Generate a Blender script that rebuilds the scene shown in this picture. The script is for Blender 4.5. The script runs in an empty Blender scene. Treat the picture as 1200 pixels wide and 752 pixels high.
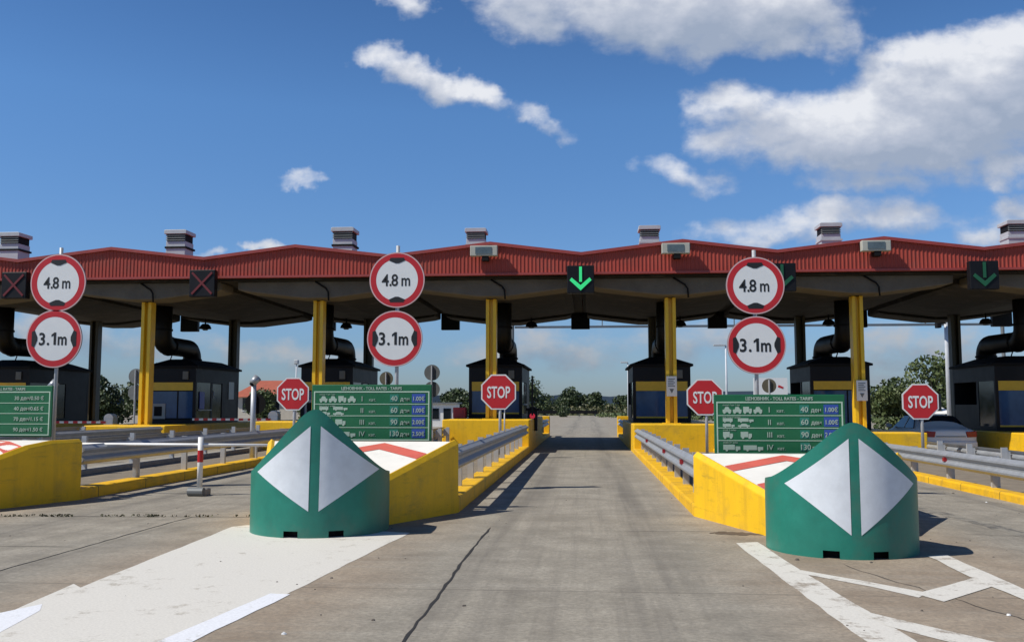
import bpy, bmesh, math, random
from mathutils import Vector, Matrix
R = math.radians
random.seed(7)
sc = bpy.context.scene
C = sc.collection

# ------------------------------------------------------------------ camera
cam_d = bpy.data.cameras.new("camera"); cam = bpy.data.objects.new("camera", cam_d); C.objects.link(cam)
cam.location = (0, 0, 1.45)
cam.rotation_euler = (R(90 + 5.09), 0, R(4.556))
cam_d.sensor_width = 36; cam_d.lens = 33.0
cam_d.clip_start = 0.1; cam_d.clip_end = 9000
sc.camera = cam

# ------------------------------------------------------------------ sky, sun, exposure
SUNV = Vector((0.80, 0.34, -1.0)).normalized()          # direction the light travels
elev = math.asin(-SUNV.z); azim = math.atan2(-SUNV.x, -SUNV.y)
world = bpy.data.worlds.new("World"); sc.world = world
world.use_nodes = True
nt = world.node_tree; N = nt.nodes; L = nt.links
N.clear()

CLOUDS = [(0.42, 0.33, 0.16, 0.085, 10, 1.8), (0.31, 0.29, 0.18, 0.062, 0, 1.6), (0.12, 0.435, 0.20, 0.062, -3, 1.7), (-0.061, 0.44, 0.089, 0.049, -15, 1), (0.07, 0.426, 0.137, 0.06, -8, 1), (0.269, 0.396, 0.049, 0.034, 0, 0.8), (0.408, 0.345, 0.112, 0.06, 12, 1.15), (0.222, 0.294, 0.115, 0.051, -15, 1), (0.389, 0.29, 0.137, 0.065, 0, 1), (0.151, 0.328, 0.054, 0.026, 0, 0.8), (0.168, 0.286, 0.063, 0.028, 0, 0.8), (0.291, 0.232, 0.078, 0.023, 0, 0.7), (0.105, 0.252, 0.055, 0.018, -15, 0.58), (-0.218, 0.382, 0.048, 0.022, -20, 0.85), (-0.165, 0.359, 0.076, 0.025, -17, 1), (-0.117, 0.347, 0.042, 0.019, -20, 0.9), (-0.052, 0.315, 0.046, 0.013, -25, 0.5), (-0.322, 0.247, 0.032, 0.009, 0, 0.55), (-0.199, 0.446, 0.035, 0.018, 0, 0.75), (0.26, 0.192, 0.17, 0.024, 3, 0.75), (0.443, 0.243, 0.043, 0.024, -5, 0.9), (0.445, 0.202, 0.042, 0.02, 0, 0.75), (0.419, 0.187, 0.051, 0.016, 0, 0.6), (-0.352, 0.173, 0.027, 0.01, 0, 0.8), (-0.417, 0.166, 0.029, 0.008, 0, 0.55), (-0.506, 0.07, 0.117, 0.021, 0, 0.5), (-0.322, 0.055, 0.141, 0.022, 0, 0.5), (-0.043, 0.056, 0.117, 0.024, 0, 0.58), (0.128, 0.066, 0.097, 0.023, 0, 0.55), (0.345, 0.056, 0.119, 0.027, 0, 0.6), (0.344, 0.03, 0.118, 0.018, 0, 0.4), (-0.596, 0.084, 0.079, 0.019, 0, 0.6)]

def cloud_group():
    g = bpy.data.node_groups.new("cloud_density", 'ShaderNodeTree')
    g.interface.new_socket("Vector", in_out='INPUT', socket_type='NodeSocketVector')
    g.interface.new_socket("Value", in_out='OUTPUT', socket_type='NodeSocketFloat')
    n = g.nodes; l = g.links
    gi = n.new('NodeGroupInput'); go = n.new('NodeGroupOutput')
    wn = n.new('ShaderNodeTexNoise'); wn.inputs['Scale'].default_value = 11; wn.inputs['Detail'].default_value = 5
    wn.inputs['Roughness'].default_value = 0.6
    l.new(gi.outputs[0], wn.inputs['Vector'])
    s1 = n.new('ShaderNodeVectorMath'); s1.operation = 'SUBTRACT'; l.new(wn.outputs['Color'], s1.inputs[0]); s1.inputs[1].default_value = (.5, .5, .5)
    s2 = n.new('ShaderNodeVectorMath'); s2.operation = 'MULTIPLY_ADD'; l.new(s1.outputs[0], s2.inputs[0])
    s2.inputs[1].default_value = (.11, .07, 0); l.new(gi.outputs[0], s2.inputs[2])
    last = None
    for (u, v, a, b, ang, s) in CLOUDS:
        m = n.new('ShaderNodeMapping'); m.vector_type = 'TEXTURE'
        m.inputs['Location'].default_value = (u, v, 0); m.inputs['Rotation'].default_value = (0, 0, R(ang)); m.inputs['Scale'].default_value = (a, b, 1)
        l.new(s2.outputs[0], m.inputs['Vector'])
        d = n.new('ShaderNodeVectorMath'); d.operation = 'DOT_PRODUCT'; l.new(m.outputs[0], d.inputs[0]); l.new(m.outputs[0], d.inputs[1])
        e = n.new('ShaderNodeMath'); e.operation = 'MULTIPLY_ADD'; l.new(d.outputs['Value'], e.inputs[0]); e.inputs[1].default_value = -s; e.inputs[2].default_value = s
        if last is None: last = e
        else:
            x = n.new('ShaderNodeMath'); x.operation = 'SMOOTH_MAX'; x.inputs[2].default_value = .25
            l.new(last.outputs[0], x.inputs[0]); l.new(e.outputs[0], x.inputs[1]); last = x
    mp = n.new('ShaderNodeMapping'); mp.inputs['Scale'].default_value = (1, 1.5, 1); l.new(gi.outputs[0], mp.inputs['Vector'])
    f = n.new('ShaderNodeTexNoise'); f.inputs['Scale'].default_value = 22; f.inputs['Detail'].default_value = 8; f.inputs['Roughness'].default_value = .55
    l.new(mp.outputs[0], f.inputs['Vector'])
    h = n.new('ShaderNodeMath'); h.operation = 'MULTIPLY_ADD'; l.new(f.outputs['Fac'], h.inputs[0]); h.inputs[1].default_value = 1.6; h.inputs[2].default_value = -.80
    cl = n.new('ShaderNodeMath'); cl.operation = 'MAXIMUM'; l.new(last.outputs[0], cl.inputs[0]); cl.inputs[1].default_value = -1.2
    ad = n.new('ShaderNodeMath'); ad.operation = 'ADD'; l.new(cl.outputs[0], ad.inputs[0]); l.new(h.outputs[0], ad.inputs[1])
    l.new(ad.outputs[0], go.inputs[0])
    return g

def wn_(t, **kw):
    n = N.new(t)
    for k, v in kw.items(): setattr(n, k, v)
    return n
def wmath(op, a, b=None, clamp=False):
    n = N.new('ShaderNodeMath'); n.operation = op; n.use_clamp = clamp
    for i, q in enumerate((a, b)):
        if q is None: continue
        if isinstance(q, (int, float)): n.inputs[i].default_value = q
        else: L.new(q, n.inputs[i])
    return n.outputs[0]

sky = wn_('ShaderNodeTexSky', sky_type='NISHITA')
sky.sun_disc = False; sky.sun_elevation = elev; sky.sun_rotation = azim
sky.altitude = 300; sky.air_density = 1.0; sky.dust_density = 0.35; sky.ozone_density = 2.2
tint = wn_('ShaderNodeMix', data_type='RGBA', blend_type='MULTIPLY'); tint.inputs[0].default_value = 1
L.new(sky.outputs[0], tint.inputs[6])
tc = wn_('ShaderNodeTexCoord'); sx = wn_('ShaderNodeSeparateXYZ'); L.new(tc.outputs['Generated'], sx.inputs[0])
tr_ = wn_('ShaderNodeValToRGB'); L.new(sx.outputs[2], tr_.inputs[0]); tr_.color_ramp.elements[0].color = (.46, .57, .82, 1); tr_.color_ramp.elements[0].position = 0
tr_.color_ramp.elements[1].color = (.64, .96, 1.28, 1); tr_.color_ramp.elements[1].position = .30
e_ = tr_.color_ramp.elements.new(.12); e_.color = (.60, .82, 1.12, 1)
e_ = tr_.color_ramp.elements.new(.50); e_.color = (.40, .68, 1.0, 1)
e_ = tr_.color_ramp.elements.new(.8); e_.color = (.30, .42, .62, 1)
L.new(tr_.outputs[0], tint.inputs[7])
ay = wmath('MAXIMUM', wmath('ABSOLUTE', sx.outputs[1]), .12)
cx = wn_('ShaderNodeCombineXYZ'); L.new(wmath('DIVIDE', sx.outputs[0], ay), cx.inputs[0]); L.new(wmath('DIVIDE', sx.outputs[2], ay), cx.inputs[1])
cg = cloud_group()
g1 = wn_('ShaderNodeGroup'); g1.node_tree = cg; L.new(cx.outputs[0], g1.inputs[0])
off = wn_('ShaderNodeVectorMath', operation='ADD'); L.new(cx.outputs[0], off.inputs[0]); off.inputs[1].default_value = (-.016, .030, 0)
g2 = wn_('ShaderNodeGroup'); g2.node_tree = cg; L.new(off.outputs[0], g2.inputs[0])
alpha = wn_('ShaderNodeMapRange', interpolation_type='SMOOTHSTEP'); L.new(g1.outputs[0], alpha.inputs[0])
alpha.inputs[1].default_value = -.05; alpha.inputs[2].default_value = 1.0; alpha.inputs[4].default_value = .97
up = wn_('ShaderNodeMapRange'); L.new(sx.outputs[2], up.inputs[0]); up.inputs[1].default_value = 0; up.inputs[2].default_value = .015
a2 = wmath('MULTIPLY', wmath('MULTIPLY', alpha.outputs[0], up.outputs[0]), wmath('GREATER_THAN', sx.outputs[1], 0.0))
dif = wmath('SUBTRACT', g1.outputs[0], g2.outputs[0])
lit = wmath('ADD', wmath('MULTIPLY', dif, .62), .44)
thick = wmath('MULTIPLY', wmath('MINIMUM', wmath('SUBTRACT', g1.outputs[0], .35), .7), -.22)
lit = wmath('ADD', lit, thick, clamp=True)
ramp = wn_('ShaderNodeValToRGB'); L.new(lit, ramp.inputs[0])
ramp.color_ramp.elements[0].color = (0.36, .43, .56, 1); ramp.color_ramp.elements[0].position = 0.0
ramp.color_ramp.elements[1].color = (0.86, .88, .93, 1); ramp.color_ramp.elements[1].position = 1.0
mid = ramp.color_ramp.elements.new(.45); mid.color = (.53, .58, .69, 1)
cs = wn_('ShaderNodeVectorMath', operation='SCALE'); L.new(ramp.outputs[0], cs.inputs[0]); 
cb_ = wn_('ShaderNodeMapRange'); L.new(sx.outputs[2], cb_.inputs[0]); cb_.inputs[1].default_value = .06; cb_.inputs[2].default_value = .2; cb_.inputs[3].default_value = 5.4; cb_.inputs[4].default_value = 9.8
L.new(cb_.outputs[0], cs.inputs['Scale'])
mx = wn_('ShaderNodeMix', data_type='RGBA'); L.new(a2, mx.inputs[0]); L.new(tint.outputs[2], mx.inputs[6]); L.new(cs.outputs[0], mx.inputs[7])
bg = wn_('ShaderNodeBackground'); bg.inputs['Strength'].default_value = 0.098; L.new(mx.outputs[2], bg.inputs['Color'])
wo = wn_('ShaderNodeOutputWorld'); L.new(bg.outputs[0], wo.inputs[0])

sd = bpy.data.lights.new("sun", 'SUN'); sd.energy = 4.9; sd.angle = R(.55); sd.color = (1, .955, .88)
sun = bpy.data.objects.new("sun", sd); C.objects.link(sun)
sun.rotation_euler = SUNV.to_track_quat('-Z', 'Y').to_euler(); sun.location = (-20, -10, 30)

sc.view_settings.view_transform = 'Standard'; sc.view_settings.look = 'None'
sc.view_settings.exposure = 0.0; sc.view_settings.gamma = 1.0; sc.view_settings.use_curve_mapping = False
try:
    sc.cycles.max_bounces = 6; sc.cycles.use_denoising = True
except Exception: pass

# ------------------------------------------------------------------ materials
MATS = {}
def mat(name, col, rough=.6, metal=0.0, var=.12, scale=3.0, bump=0.0, bscale=60, dirt=0.0, emit=None, spec=.5, coat=0.0):
    if name in MATS: return MATS[name]
    m = bpy.data.materials.new(name); m.use_nodes = True
    t = m.node_tree; n = t.nodes; l = t.links; b = n['Principled BSDF']
    b.inputs['Roughness'].default_value = rough; b.inputs['Metallic'].default_value = metal
    b.inputs['Specular IOR Level'].default_value = spec; b.inputs['Coat Weight'].default_value = coat
    geo = n.new('ShaderNodeNewGeometry')
    no = n.new('ShaderNodeTexNoise'); no.inputs['Scale'].default_value = scale; no.inputs['Detail'].default_value = 7; no.inputs['Roughness'].default_value = .65
    l.new(geo.outputs['Position'], no.inputs['Vector'])
    mr = n.new('ShaderNodeMapRange'); l.new(no.outputs['Fac'], mr.inputs[0]); mr.inputs[1].default_value = .25; mr.inputs[2].default_value = .75
    mr.inputs[3].default_value = 1 - var; mr.inputs[4].default_value = 1 + var
    sc_ = n.new('ShaderNodeVectorMath'); sc_.operation = 'SCALE'; sc_.inputs[0].default_value = col[:3]; l.new(mr.outputs[0], sc_.inputs['Scale'])
    out = sc_.outputs[0]
    if dirt:
        n2 = n.new('ShaderNodeTexNoise'); n2.inputs['Scale'].default_value = 1.7; n2.inputs['Detail'].default_value = 10; n2.inputs['Roughness'].default_value = .72
        l.new(geo.outputs['Position'], n2.inputs['Vector'])
        r2 = n.new('ShaderNodeMapRange'); l.new(n2.outputs['Fac'], r2.inputs[0]); r2.inputs[1].default_value = .52; r2.inputs[2].default_value = .72; r2.inputs[4].default_value = dirt
        mm = n.new('ShaderNodeMix'); mm.data_type = 'RGBA'; l.new(r2.outputs[0], mm.inputs[0]); l.new(out, mm.inputs[6]); mm.inputs[7].default_value = (.13, .11, .085, 1)
        out = mm.outputs[2]
    l.new(out, b.inputs['Base Color'])
    rr = n.new('ShaderNodeMapRange'); l.new(no.outputs['Fac'], rr.inputs[0]); rr.inputs[3].default_value = max(0, rough - .1); rr.inputs[4].default_value = min(1, rough + .1)
    l.new(rr.outputs[0], b.inputs['Roughness'])
    if bump:
        nb = n.new('ShaderNodeTexNoise'); nb.inputs['Scale'].default_value = bscale; nb.inputs['Detail'].default_value = 4
        l.new(geo.outputs['Position'], nb.inputs['Vector'])
        bb = n.new('ShaderNodeBump'); bb.inputs['Strength'].default_value = bump; bb.inputs['Distance'].default_value = .02
        l.new(nb.outputs['Fac'], bb.inputs['Height']); l.new(bb.outputs[0], b.inputs['Normal'])
    if emit:
        b.inputs['Emission Color'].default_value = (*emit[:3], 1); b.inputs['Emission Strength'].default_value = emit[3]
    MATS[name] = m; return m

YEL = mat('yellow_paint', (.84, .49, .012), .5, var=.09, spec=.35, scale=2.2, bump=.15, dirt=.30)
def rub(m, joints=True):
    n = m.node_tree.nodes; l = m.node_tree.links; b = n['Principled BSDF']; src = b.inputs['Base Color'].links[0].from_socket
    geo = n.new('ShaderNodeNewGeometry'); sp = n.new('ShaderNodeSeparateXYZ'); l.new(geo.outputs['Position'], sp.inputs[0])
    def no(scale, sv, lo, hi, top):
        mp = n.new('ShaderNodeMapping'); mp.inputs['Scale'].default_value = sv; l.new(geo.outputs['Position'], mp.inputs['Vector'])
        q = n.new('ShaderNodeTexNoise'); q.inputs['Scale'].default_value = scale; q.inputs['Detail'].default_value = 9; q.inputs['Roughness'].default_value = .7; l.new(mp.outputs[0], q.inputs['Vector'])
        r = n.new('ShaderNodeMapRange'); l.new(q.outputs['Fac'], r.inputs[0]); r.inputs[1].default_value = lo; r.inputs[2].default_value = hi; r.inputs[4].default_value = top; return r.outputs[0]
    def mix(f, a, c):
        q = n.new('ShaderNodeMix'); q.data_type = 'RGBA'; l.new(f, q.inputs[0]); l.new(a, q.inputs[6]); q.inputs[7].default_value = (*c, 1); return q.outputs[2]
    out = mix(no(1, (6, .8, 12), .56, .78, .50), src, (.05, .045, .04))       # long black tyre rubs
    out = mix(no(14, (1, 1, 1), .68, .72, .6), out, (.33, .31, .27))            # chips down to the concrete
    out = mix(no(1, (6, 6, .6), .50, .75, .30), out, (.30, .16, .03))          # rain streaks
    if joints:
        f = n.new('ShaderNodeMath'); f.operation = 'FRACT'; d = n.new('ShaderNodeMath'); d.operation = 'MULTIPLY'; d.inputs[1].default_value = .62
        l.new(sp.outputs[1], d.inputs[0]); l.new(d.outputs[0], f.inputs[0])
        c = n.new('ShaderNodeMath'); c.operation = 'LESS_THAN'; c.inputs[1].default_value = .012; l.new(f.outputs[0], c.inputs[0])
        out = mix(c.outputs[0], out, (.06, .05, .03))
    l.new(out, b.inputs['Base Color'])
rub(YEL, False)
YELK = mat('yellow_kerb_paint', (.80, .45, .012), .55, var=.12, scale=2.4, bump=.2, dirt=.5, spec=.3)
rub(YELK)
YELC = mat('yellow_column_paint', (.78, .48, .012), .4, var=.08, scale=4, dirt=.15)
SHADEP = mat('shaded_column_paint', (.055, .045, .018), .5, var=.15)  # rear columns: column yellow darkened, canopy shade put into the colour
REDF = mat('red_sheet_metal', (.36, .060, .042), .65, var=.16, scale=1.2, dirt=.30, spec=.3)
REDT = mat('red_trim', (.32, .05, .042), .5, var=.15, dirt=.2)
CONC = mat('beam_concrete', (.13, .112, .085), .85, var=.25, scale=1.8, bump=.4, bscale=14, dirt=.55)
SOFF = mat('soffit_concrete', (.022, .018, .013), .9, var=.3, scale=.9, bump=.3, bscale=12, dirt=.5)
BLACK = mat('black_paint', (.006, .006, .008), .5, spec=.25, var=.25, scale=3, dirt=.06)
BLACKM = mat('matt_black', (.006, .006, .007), .75, spec=.2, var=.2)
DUCTM = mat('duct_black', (.007, .0065, .0065), .5, spec=.25, var=.3, scale=4)
GALV = mat('galvanised_steel', (.36, .375, .39), .5, metal=.4, var=.16, scale=5, dirt=.12)
GALVP = mat('grey_post', (.44, .45, .46), .5, metal=.3, var=.12, scale=6)
CONF = mat('foot_concrete', (.30, .28, .24), .9, var=.2, scale=8)
WHITE = mat('white_paint', (.78, .77, .73), .5, var=.06, scale=3, dirt=.18)
WSIGN = mat('white_sign_film', (.74, .75, .74), .4, var=.03, scale=5)
RSIGN = mat('red_sign_film', (.50, .018, .022), .38, var=.05, scale=5)
KSIGN = mat('black_sign_film', (.012, .012, .012), .5, var=.05)
ROSE = mat('faded_red_chevron', (.62, .12, .085), .6, var=.12, scale=4, dirt=.2)
NOSEW = mat('nose_white', (.80, .77, .70), .6, var=.05, scale=3, dirt=.16)
GREENC = mat('green_cushion_plastic', (.012, .172, .122), .42, var=.16, scale=3.5, bump=.25, bscale=6, dirt=.30)
REFL = mat('white_reflective_sheet', (.66, .69, .72), .38, var=.10, scale=5, bump=.25, bscale=3, dirt=.07)
GREENB = mat('green_board', (.008, .12, .045), .45, var=.08, scale=4)
PALEG = mat('pale_line', (.42, .56, .44), .5, var=.05)
TEAL = mat('teal_cell', (.02, .18, .13), .5, var=.05)
BLUEC = mat('blue_cell', (.03, .075, .34), .5, var=.05)
SILV = mat('car_silver', (.70, .69, .67), .42, metal=.0, var=.04, coat=.1)
CARG = mat('car_glass', (.012, .016, .022), .06, var=.1)
TAIL = mat('tail_light', (.30, .01, .015), .2, var=.1)
RUB = mat('rubber', (.02, .02, .02), .8, var=.2)
WGL = mat('window_glass', (.035, .085, .19), .10, var=.35, scale=1.3)  # blue of the reflected sky is put into the base colour
DGL = mat('dark_door_glass', (.02, .028, .035), .1, var=.4, scale=2)
BAND = mat('ochre_band', (.62, .40, .03), .5, var=.1, scale=5)
GRN_E = mat('green_arrow_lamp', (.02, .35, .12), .4, emit=(.05, .9, .28, .50))
GRN_D = mat('green_arrow_dim', (.010, .065, .032), .4, emit=(.02, .4, .13, .05))
RED_E = mat('red_cross_dim', (.10, .014, .014), .4, emit=(.8, .05, .05, .035))
VENTG = mat('vent_grey', (.46, .48, .49), .55, metal=.2, var=.1, scale=4)
FIXG = mat('fixture_beige', (.42, .42, .36), .5, var=.1)
BARK = mat('bark', (.07, .055, .04), .9, var=.3, scale=6)
ROOFT = mat('red_tiles', (.34, .085, .045), .8, var=.2, scale=2)
PLAST = mat('plaster', (.55, .50, .42), .85, var=.1)
MIRR = mat('mirror_back', (.35, .36, .37), .4, metal=.4)
SGREY = mat('sign_back_grey', (.17, .18, .18), .55, metal=.2, var=.15)
SBROWN = mat('sign_back_brown', (.13, .12, .085), .6, var=.2)

def leafmat(name, c1, c2):
    m = bpy.data.materials.new(name); m.use_nodes = True
    n = m.node_tree.nodes; l = m.node_tree.links; b = n['Principled BSDF']
    geo = n.new('ShaderNodeNewGeometry'); no = n.new('ShaderNodeTexNoise'); no.inputs['Scale'].default_value = 1.3; no.inputs['Detail'].default_value = 6
    l.new(geo.outputs['Position'], no.inputs['Vector'])
    ad = n.new('ShaderNodeMath'); ad.operation = 'ADD'; l.new(no.outputs['Fac'], ad.inputs[0])
    rn = n.new('ShaderNodeMath'); rn.operation = 'MULTIPLY_ADD'; l.new(geo.outputs['Random Per Island'], rn.inputs[0]); rn.inputs[1].default_value = .5; rn.inputs[2].default_value = -.25
    l.new(rn.outputs[0], ad.inputs[1])
    r = n.new('ShaderNodeValToRGB'); l.new(ad.outputs[0], r.inputs[0]); r.color_ramp.elements[0].position = .25; r.color_ramp.elements[1].position = .8
    r.color_ramp.elements[0].color = (*c1, 1); r.color_ramp.elements[1].color = (*c2, 1)
    l.new(r.outputs[0], b.inputs['Base Color']); b.inputs['Roughness'].default_value = .6
    b.inputs['Transmission Weight'].default_value = 0; b.inputs['Subsurface Weight'].default_value = 0
    return m
LEAF = leafmat('leaves_dark', (.022, .038, .012), (.07, .10, .03))
LEAF2 = leafmat('leaves_mid', (.035, .06, .015), (.12, .15, .045))
SCRUB = leafmat('scrub', (.065, .075, .028), (.17, .16, .075))
DRYL = leafmat('dry_weed', (.05, .05, .02), (.12, .11, .05))

def paving_mat():
    m = bpy.data.materials.new('plaza_concrete'); m.use_nodes = True
    n = m.node_tree.nodes; l = m.node_tree.links; b = n['Principled BSDF']
    geo = n.new('ShaderNodeNewGeometry'); sp = n.new('ShaderNodeSeparateXYZ'); l.new(geo.outputs['Position'], sp.inputs[0])
    def M(op, a, b_=None, c=None, clamp=False):
        q = n.new('ShaderNodeMath'); q.operation = op; q.use_clamp = clamp
        for i, v in enumerate((a, b_, c)):
            if v is None: continue
            if isinstance(v, (int, float)): q.inputs[i].default_value = v
            else: l.new(v, q.inputs[i])
        return q.outputs[0]
    def noise(scale, det=6, rough=.6, sv=(1, 1, 1)):
        mp = n.new('ShaderNodeMapping'); mp.inputs['Scale'].default_value = sv; l.new(geo.outputs['Position'], mp.inputs['Vector'])
        q = n.new('ShaderNodeTexNoise'); q.inputs['Scale'].default_value = scale; q.inputs['Detail'].default_value = det; q.inputs['Roughness'].default_value = rough
        l.new(mp.outputs[0], q.inputs['Vector']); return q.outputs['Fac']
    def MR(v, a, b_, c, d):
        q = n.new('ShaderNodeMapRange'); l.new(v, q.inputs[0])
        for i, k in enumerate((a, b_, c, d)): q.inputs[i + 1].default_value = k
        return q.outputs[0]
    def MIX(f, a, b_, bt='MIX'):
        q = n.new('ShaderNodeMix'); q.data_type = 'RGBA'; q.blend_type = bt
        if isinstance(f, (int, float)): q.inputs[0].default_value = f
        else: l.new(f, q.inputs[0])
        for i, v in ((6, a), (7, b_)):
            if isinstance(v, tuple): q.inputs[i].default_value = (*v, 1)
            else: l.new(v, q.inputs[i])
        return q.outputs[2]
    big = noise(.35, 5); med = noise(1.6, 8, .68); fine = noise(24, 8, .78); streak = noise(1.0, 6, .6, (3.2, .10, 1)); streak2 = noise(1.0, 7, .65, (9, .25, 1))
    # lane centre wheel wear: lane axes repeat every 5.7 m, first at x=-0.15
    ph = M('FRACT', M('DIVIDE', M('ADD', sp.outputs[0], .15 + 2.85 + 57), 5.7))
    d = M('ABSOLUTE', M('SUBTRACT', ph, .5))                     # 0 at the lane axis, .5 at the island axis
    dn = M('ADD', d, M('MULTIPLY', M('SUBTRACT', big, .5), .22))
    brown = MR(dn, .20, .34, 0, 1)
    nearf = MR(M('ADD', sp.outputs[1], M('MULTIPLY', big, 6)), 12, 22, 1, .25)
    brown = M('MULTIPLY', brown, nearf)
    lane = MIX(MR(med, .36, .64, 0, 1), (.262, .236, .186), (.395, .358, .288))
    dirt = MIX(MR(med, .36, .64, 0, 1), (.275, .212, .148), (.40, .325, .238))
    col = MIX(brown, lane, dirt)
    wheel = M('SUBTRACT', 1, M('MULTIPLY', M('ABSOLUTE', M('SUBTRACT', d, .13)), 12), clamp=True)
    wheel2 = M('MULTIPLY', wheel, MR(streak, .38, .60, 0, .62))
    col = MIX(wheel2, col, (.10, .092, .080))
    col = MIX(M('MULTIPLY', MR(streak2, .5, .68, 0, .42), MR(d, .0, .26, 1, .25)), col, (.14, .125, .105))
    # grinding lines across the lane and slab joints every 5 m
    trans = noise(1.0, 5, .6, (.25, 5.5, 1))
    col = MIX(MR(trans, .50, .68, 0, .22), col, (.42, .39, .33))
    # oil spots
    vo = n.new('ShaderNodeTexVoronoi'); vo.inputs['Scale'].default_value = 2.3; l.new(geo.outputs['Position'], vo.inputs['Vector'])
    spot = M('MULTIPLY', MR(vo.outputs['Distance'], .03, .085, 1, 0), MR(med, .5, .6, 0, .7))
    col = MIX(spot, col, (.06, .052, .045))
    vo2 = n.new('ShaderNodeTexVoronoi'); vo2.inputs['Scale'].default_value = 13; l.new(geo.outputs['Position'], vo2.inputs['Vector'])
    col = MIX(M('MULTIPLY', MR(vo2.outputs['Distance'], .06, .16, 1, 0), MR(med, .48, .62, 0, .45)), col, (.09, .078, .065))
    stain = noise(.9, 9, .75)
    col = MIX(MR(stain, .55, .72, 0, .42), col, (.115, .10, .08))
    jt = M('ABSOLUTE', M('SUBTRACT', M('FRACT', M('DIVIDE', M('ADD', sp.outputs[1], .3 + M_off), 5.2)), .5))
    jm = M('MULTIPLY', MR(jt, .0, .004, 1, 0), MR(med, .35, .6, .2, .8))
    col = MIX(jm, col, (.06, .05, .04))
    col = MIX(MR(fine, .38, .62, 0, .55), col, (.13, .115, .095))
    l.new(col, b.inputs['Base Color']); b.inputs['Roughness'].default_value = .82; b.inputs['Specular IOR Level'].default_value = .3
    bb = n.new('ShaderNodeBump'); bb.inputs['Strength'].default_value = .35; bb.inputs['Distance'].default_value = .01
    l.new(M('ADD', fine, M('MULTIPLY', med, 1.5)), bb.inputs['Height']); l.new(bb.outputs[0], b.inputs['Normal'])
    return m
M_off = 0.0
PAVE = paving_mat()

def worn_paint_mat(name, col, thr, under=(.27, .235, .19)):
    m = bpy.data.materials.new(name); m.use_nodes = True
    n = m.node_tree.nodes; l = m.node_tree.links; b = n['Principled BSDF']
    geo = n.new('ShaderNodeNewGeometry')
    def noise(s, d, r):
        q = n.new('ShaderNodeTexNoise'); q.inputs['Scale'].default_value = s; q.inputs['Detail'].default_value = d; q.inputs['Roughness'].default_value = r
        l.new(geo.outputs['Position'], q.inputs['Vector']); return q.outputs['Fac']
    a = noise(5, 10, .78); c = noise(1.1, 5, .6); f = noise(55, 3, .6)
    ad = n.new('ShaderNodeMath'); ad.operation = 'MULTIPLY_ADD'; l.new(c, ad.inputs[0]); ad.inputs[1].default_value = .45; l.new(a, ad.inputs[2])
    mr = n.new('ShaderNodeMapRange'); l.new(ad.outputs[0], mr.inputs[0]); mr.inputs[1].default_value = thr; mr.inputs[2].default_value = thr + .10
    mx = n.new('ShaderNodeMix'); mx.data_type = 'RGBA'; l.new(mr.outputs[0], mx.inputs[0]); mx.inputs[6].default_value = (*col, 1); mx.inputs[7].default_value = (*under, 1)
    m2 = n.new('ShaderNodeMix'); m2.data_type = 'RGBA'; m2.blend_type = 'MULTIPLY'; m2.inputs[0].default_value = 1
    r2 = n.new('ShaderNodeMapRange'); l.new(f, r2.inputs[0]); r2.inputs[1].default_value = .3; r2.inputs[2].default_value = .7; r2.inputs[3].default_value = .86; r2.inputs[4].default_value = 1.04
    cc = n.new('ShaderNodeCombineColor'); [l.new(r2.outputs[0], cc.inputs[i]) for i in range(3)]
    l.new(mx.outputs[2], m2.inputs[6]); l.new(cc.outputs[0], m2.inputs[7]); l.new(m2.outputs[2], b.inputs['Base Color'])
    b.inputs['Roughness'].default_value = .7
    return m
PAINTED = worn_paint_mat('worn_cream_paint', (.66, .63, .56), .80, (.42, .38, .31))
LINEW = worn_paint_mat('white_line_paint', (.76, .77, .79), .82, (.45, .43, .38))
LINEO = worn_paint_mat('old_line_paint', (.66, .63, .56), .745, (.34, .29, .23))

def terrain_mat():
    m = bpy.data.materials.new('dry_grassland'); m.use_nodes = True
    n = m.node_tree.nodes; l = m.node_tree.links; b = n['Principled BSDF']
    geo = n.new('ShaderNodeNewGeometry'); no = n.new('ShaderNodeTexNoise'); no.inputs['Scale'].default_value = .06; no.inputs['Detail'].default_value = 12; no.inputs['Roughness'].default_value = .7
    l.new(geo.outputs['Position'], no.inputs['Vector'])
    r = n.new('ShaderNodeValToRGB'); l.new(no.outputs['Fac'], r.inputs[0]); r.color_ramp.elements[0].position = .35; r.color_ramp.elements[1].position = .65
    r.color_ramp.elements[0].color = (.06, .085, .025, 1); r.color_ramp.elements[1].color = (.18, .16, .08, 1)
    l.new(r.outputs[0], b.inputs['Base Color']); b.inputs['Roughness'].default_value = .95
    return m
TERR = terrain_mat()
HILL = mat('far_hill', (.055, .085, .13), 1.0, var=.15, scale=.004)  # distance haze painted in as a blue base colour

# ------------------------------------------------------------------ mesh helpers
ORG = {}
def tag(o, label=None, cat=None, group=None, kind=None):
    if label: o['label'] = label
    if cat: o['category'] = cat
    if group: o['group'] = group
    if kind: o['kind'] = kind
    return o
def thing(name, loc, label, cat, group=None):
    o = bpy.data.objects.new(name, None); C.objects.link(o); o.location = loc; o.empty_display_size = .2
    ORG[o.name] = Vector(loc)
    return tag(o, label, cat, group)

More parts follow.
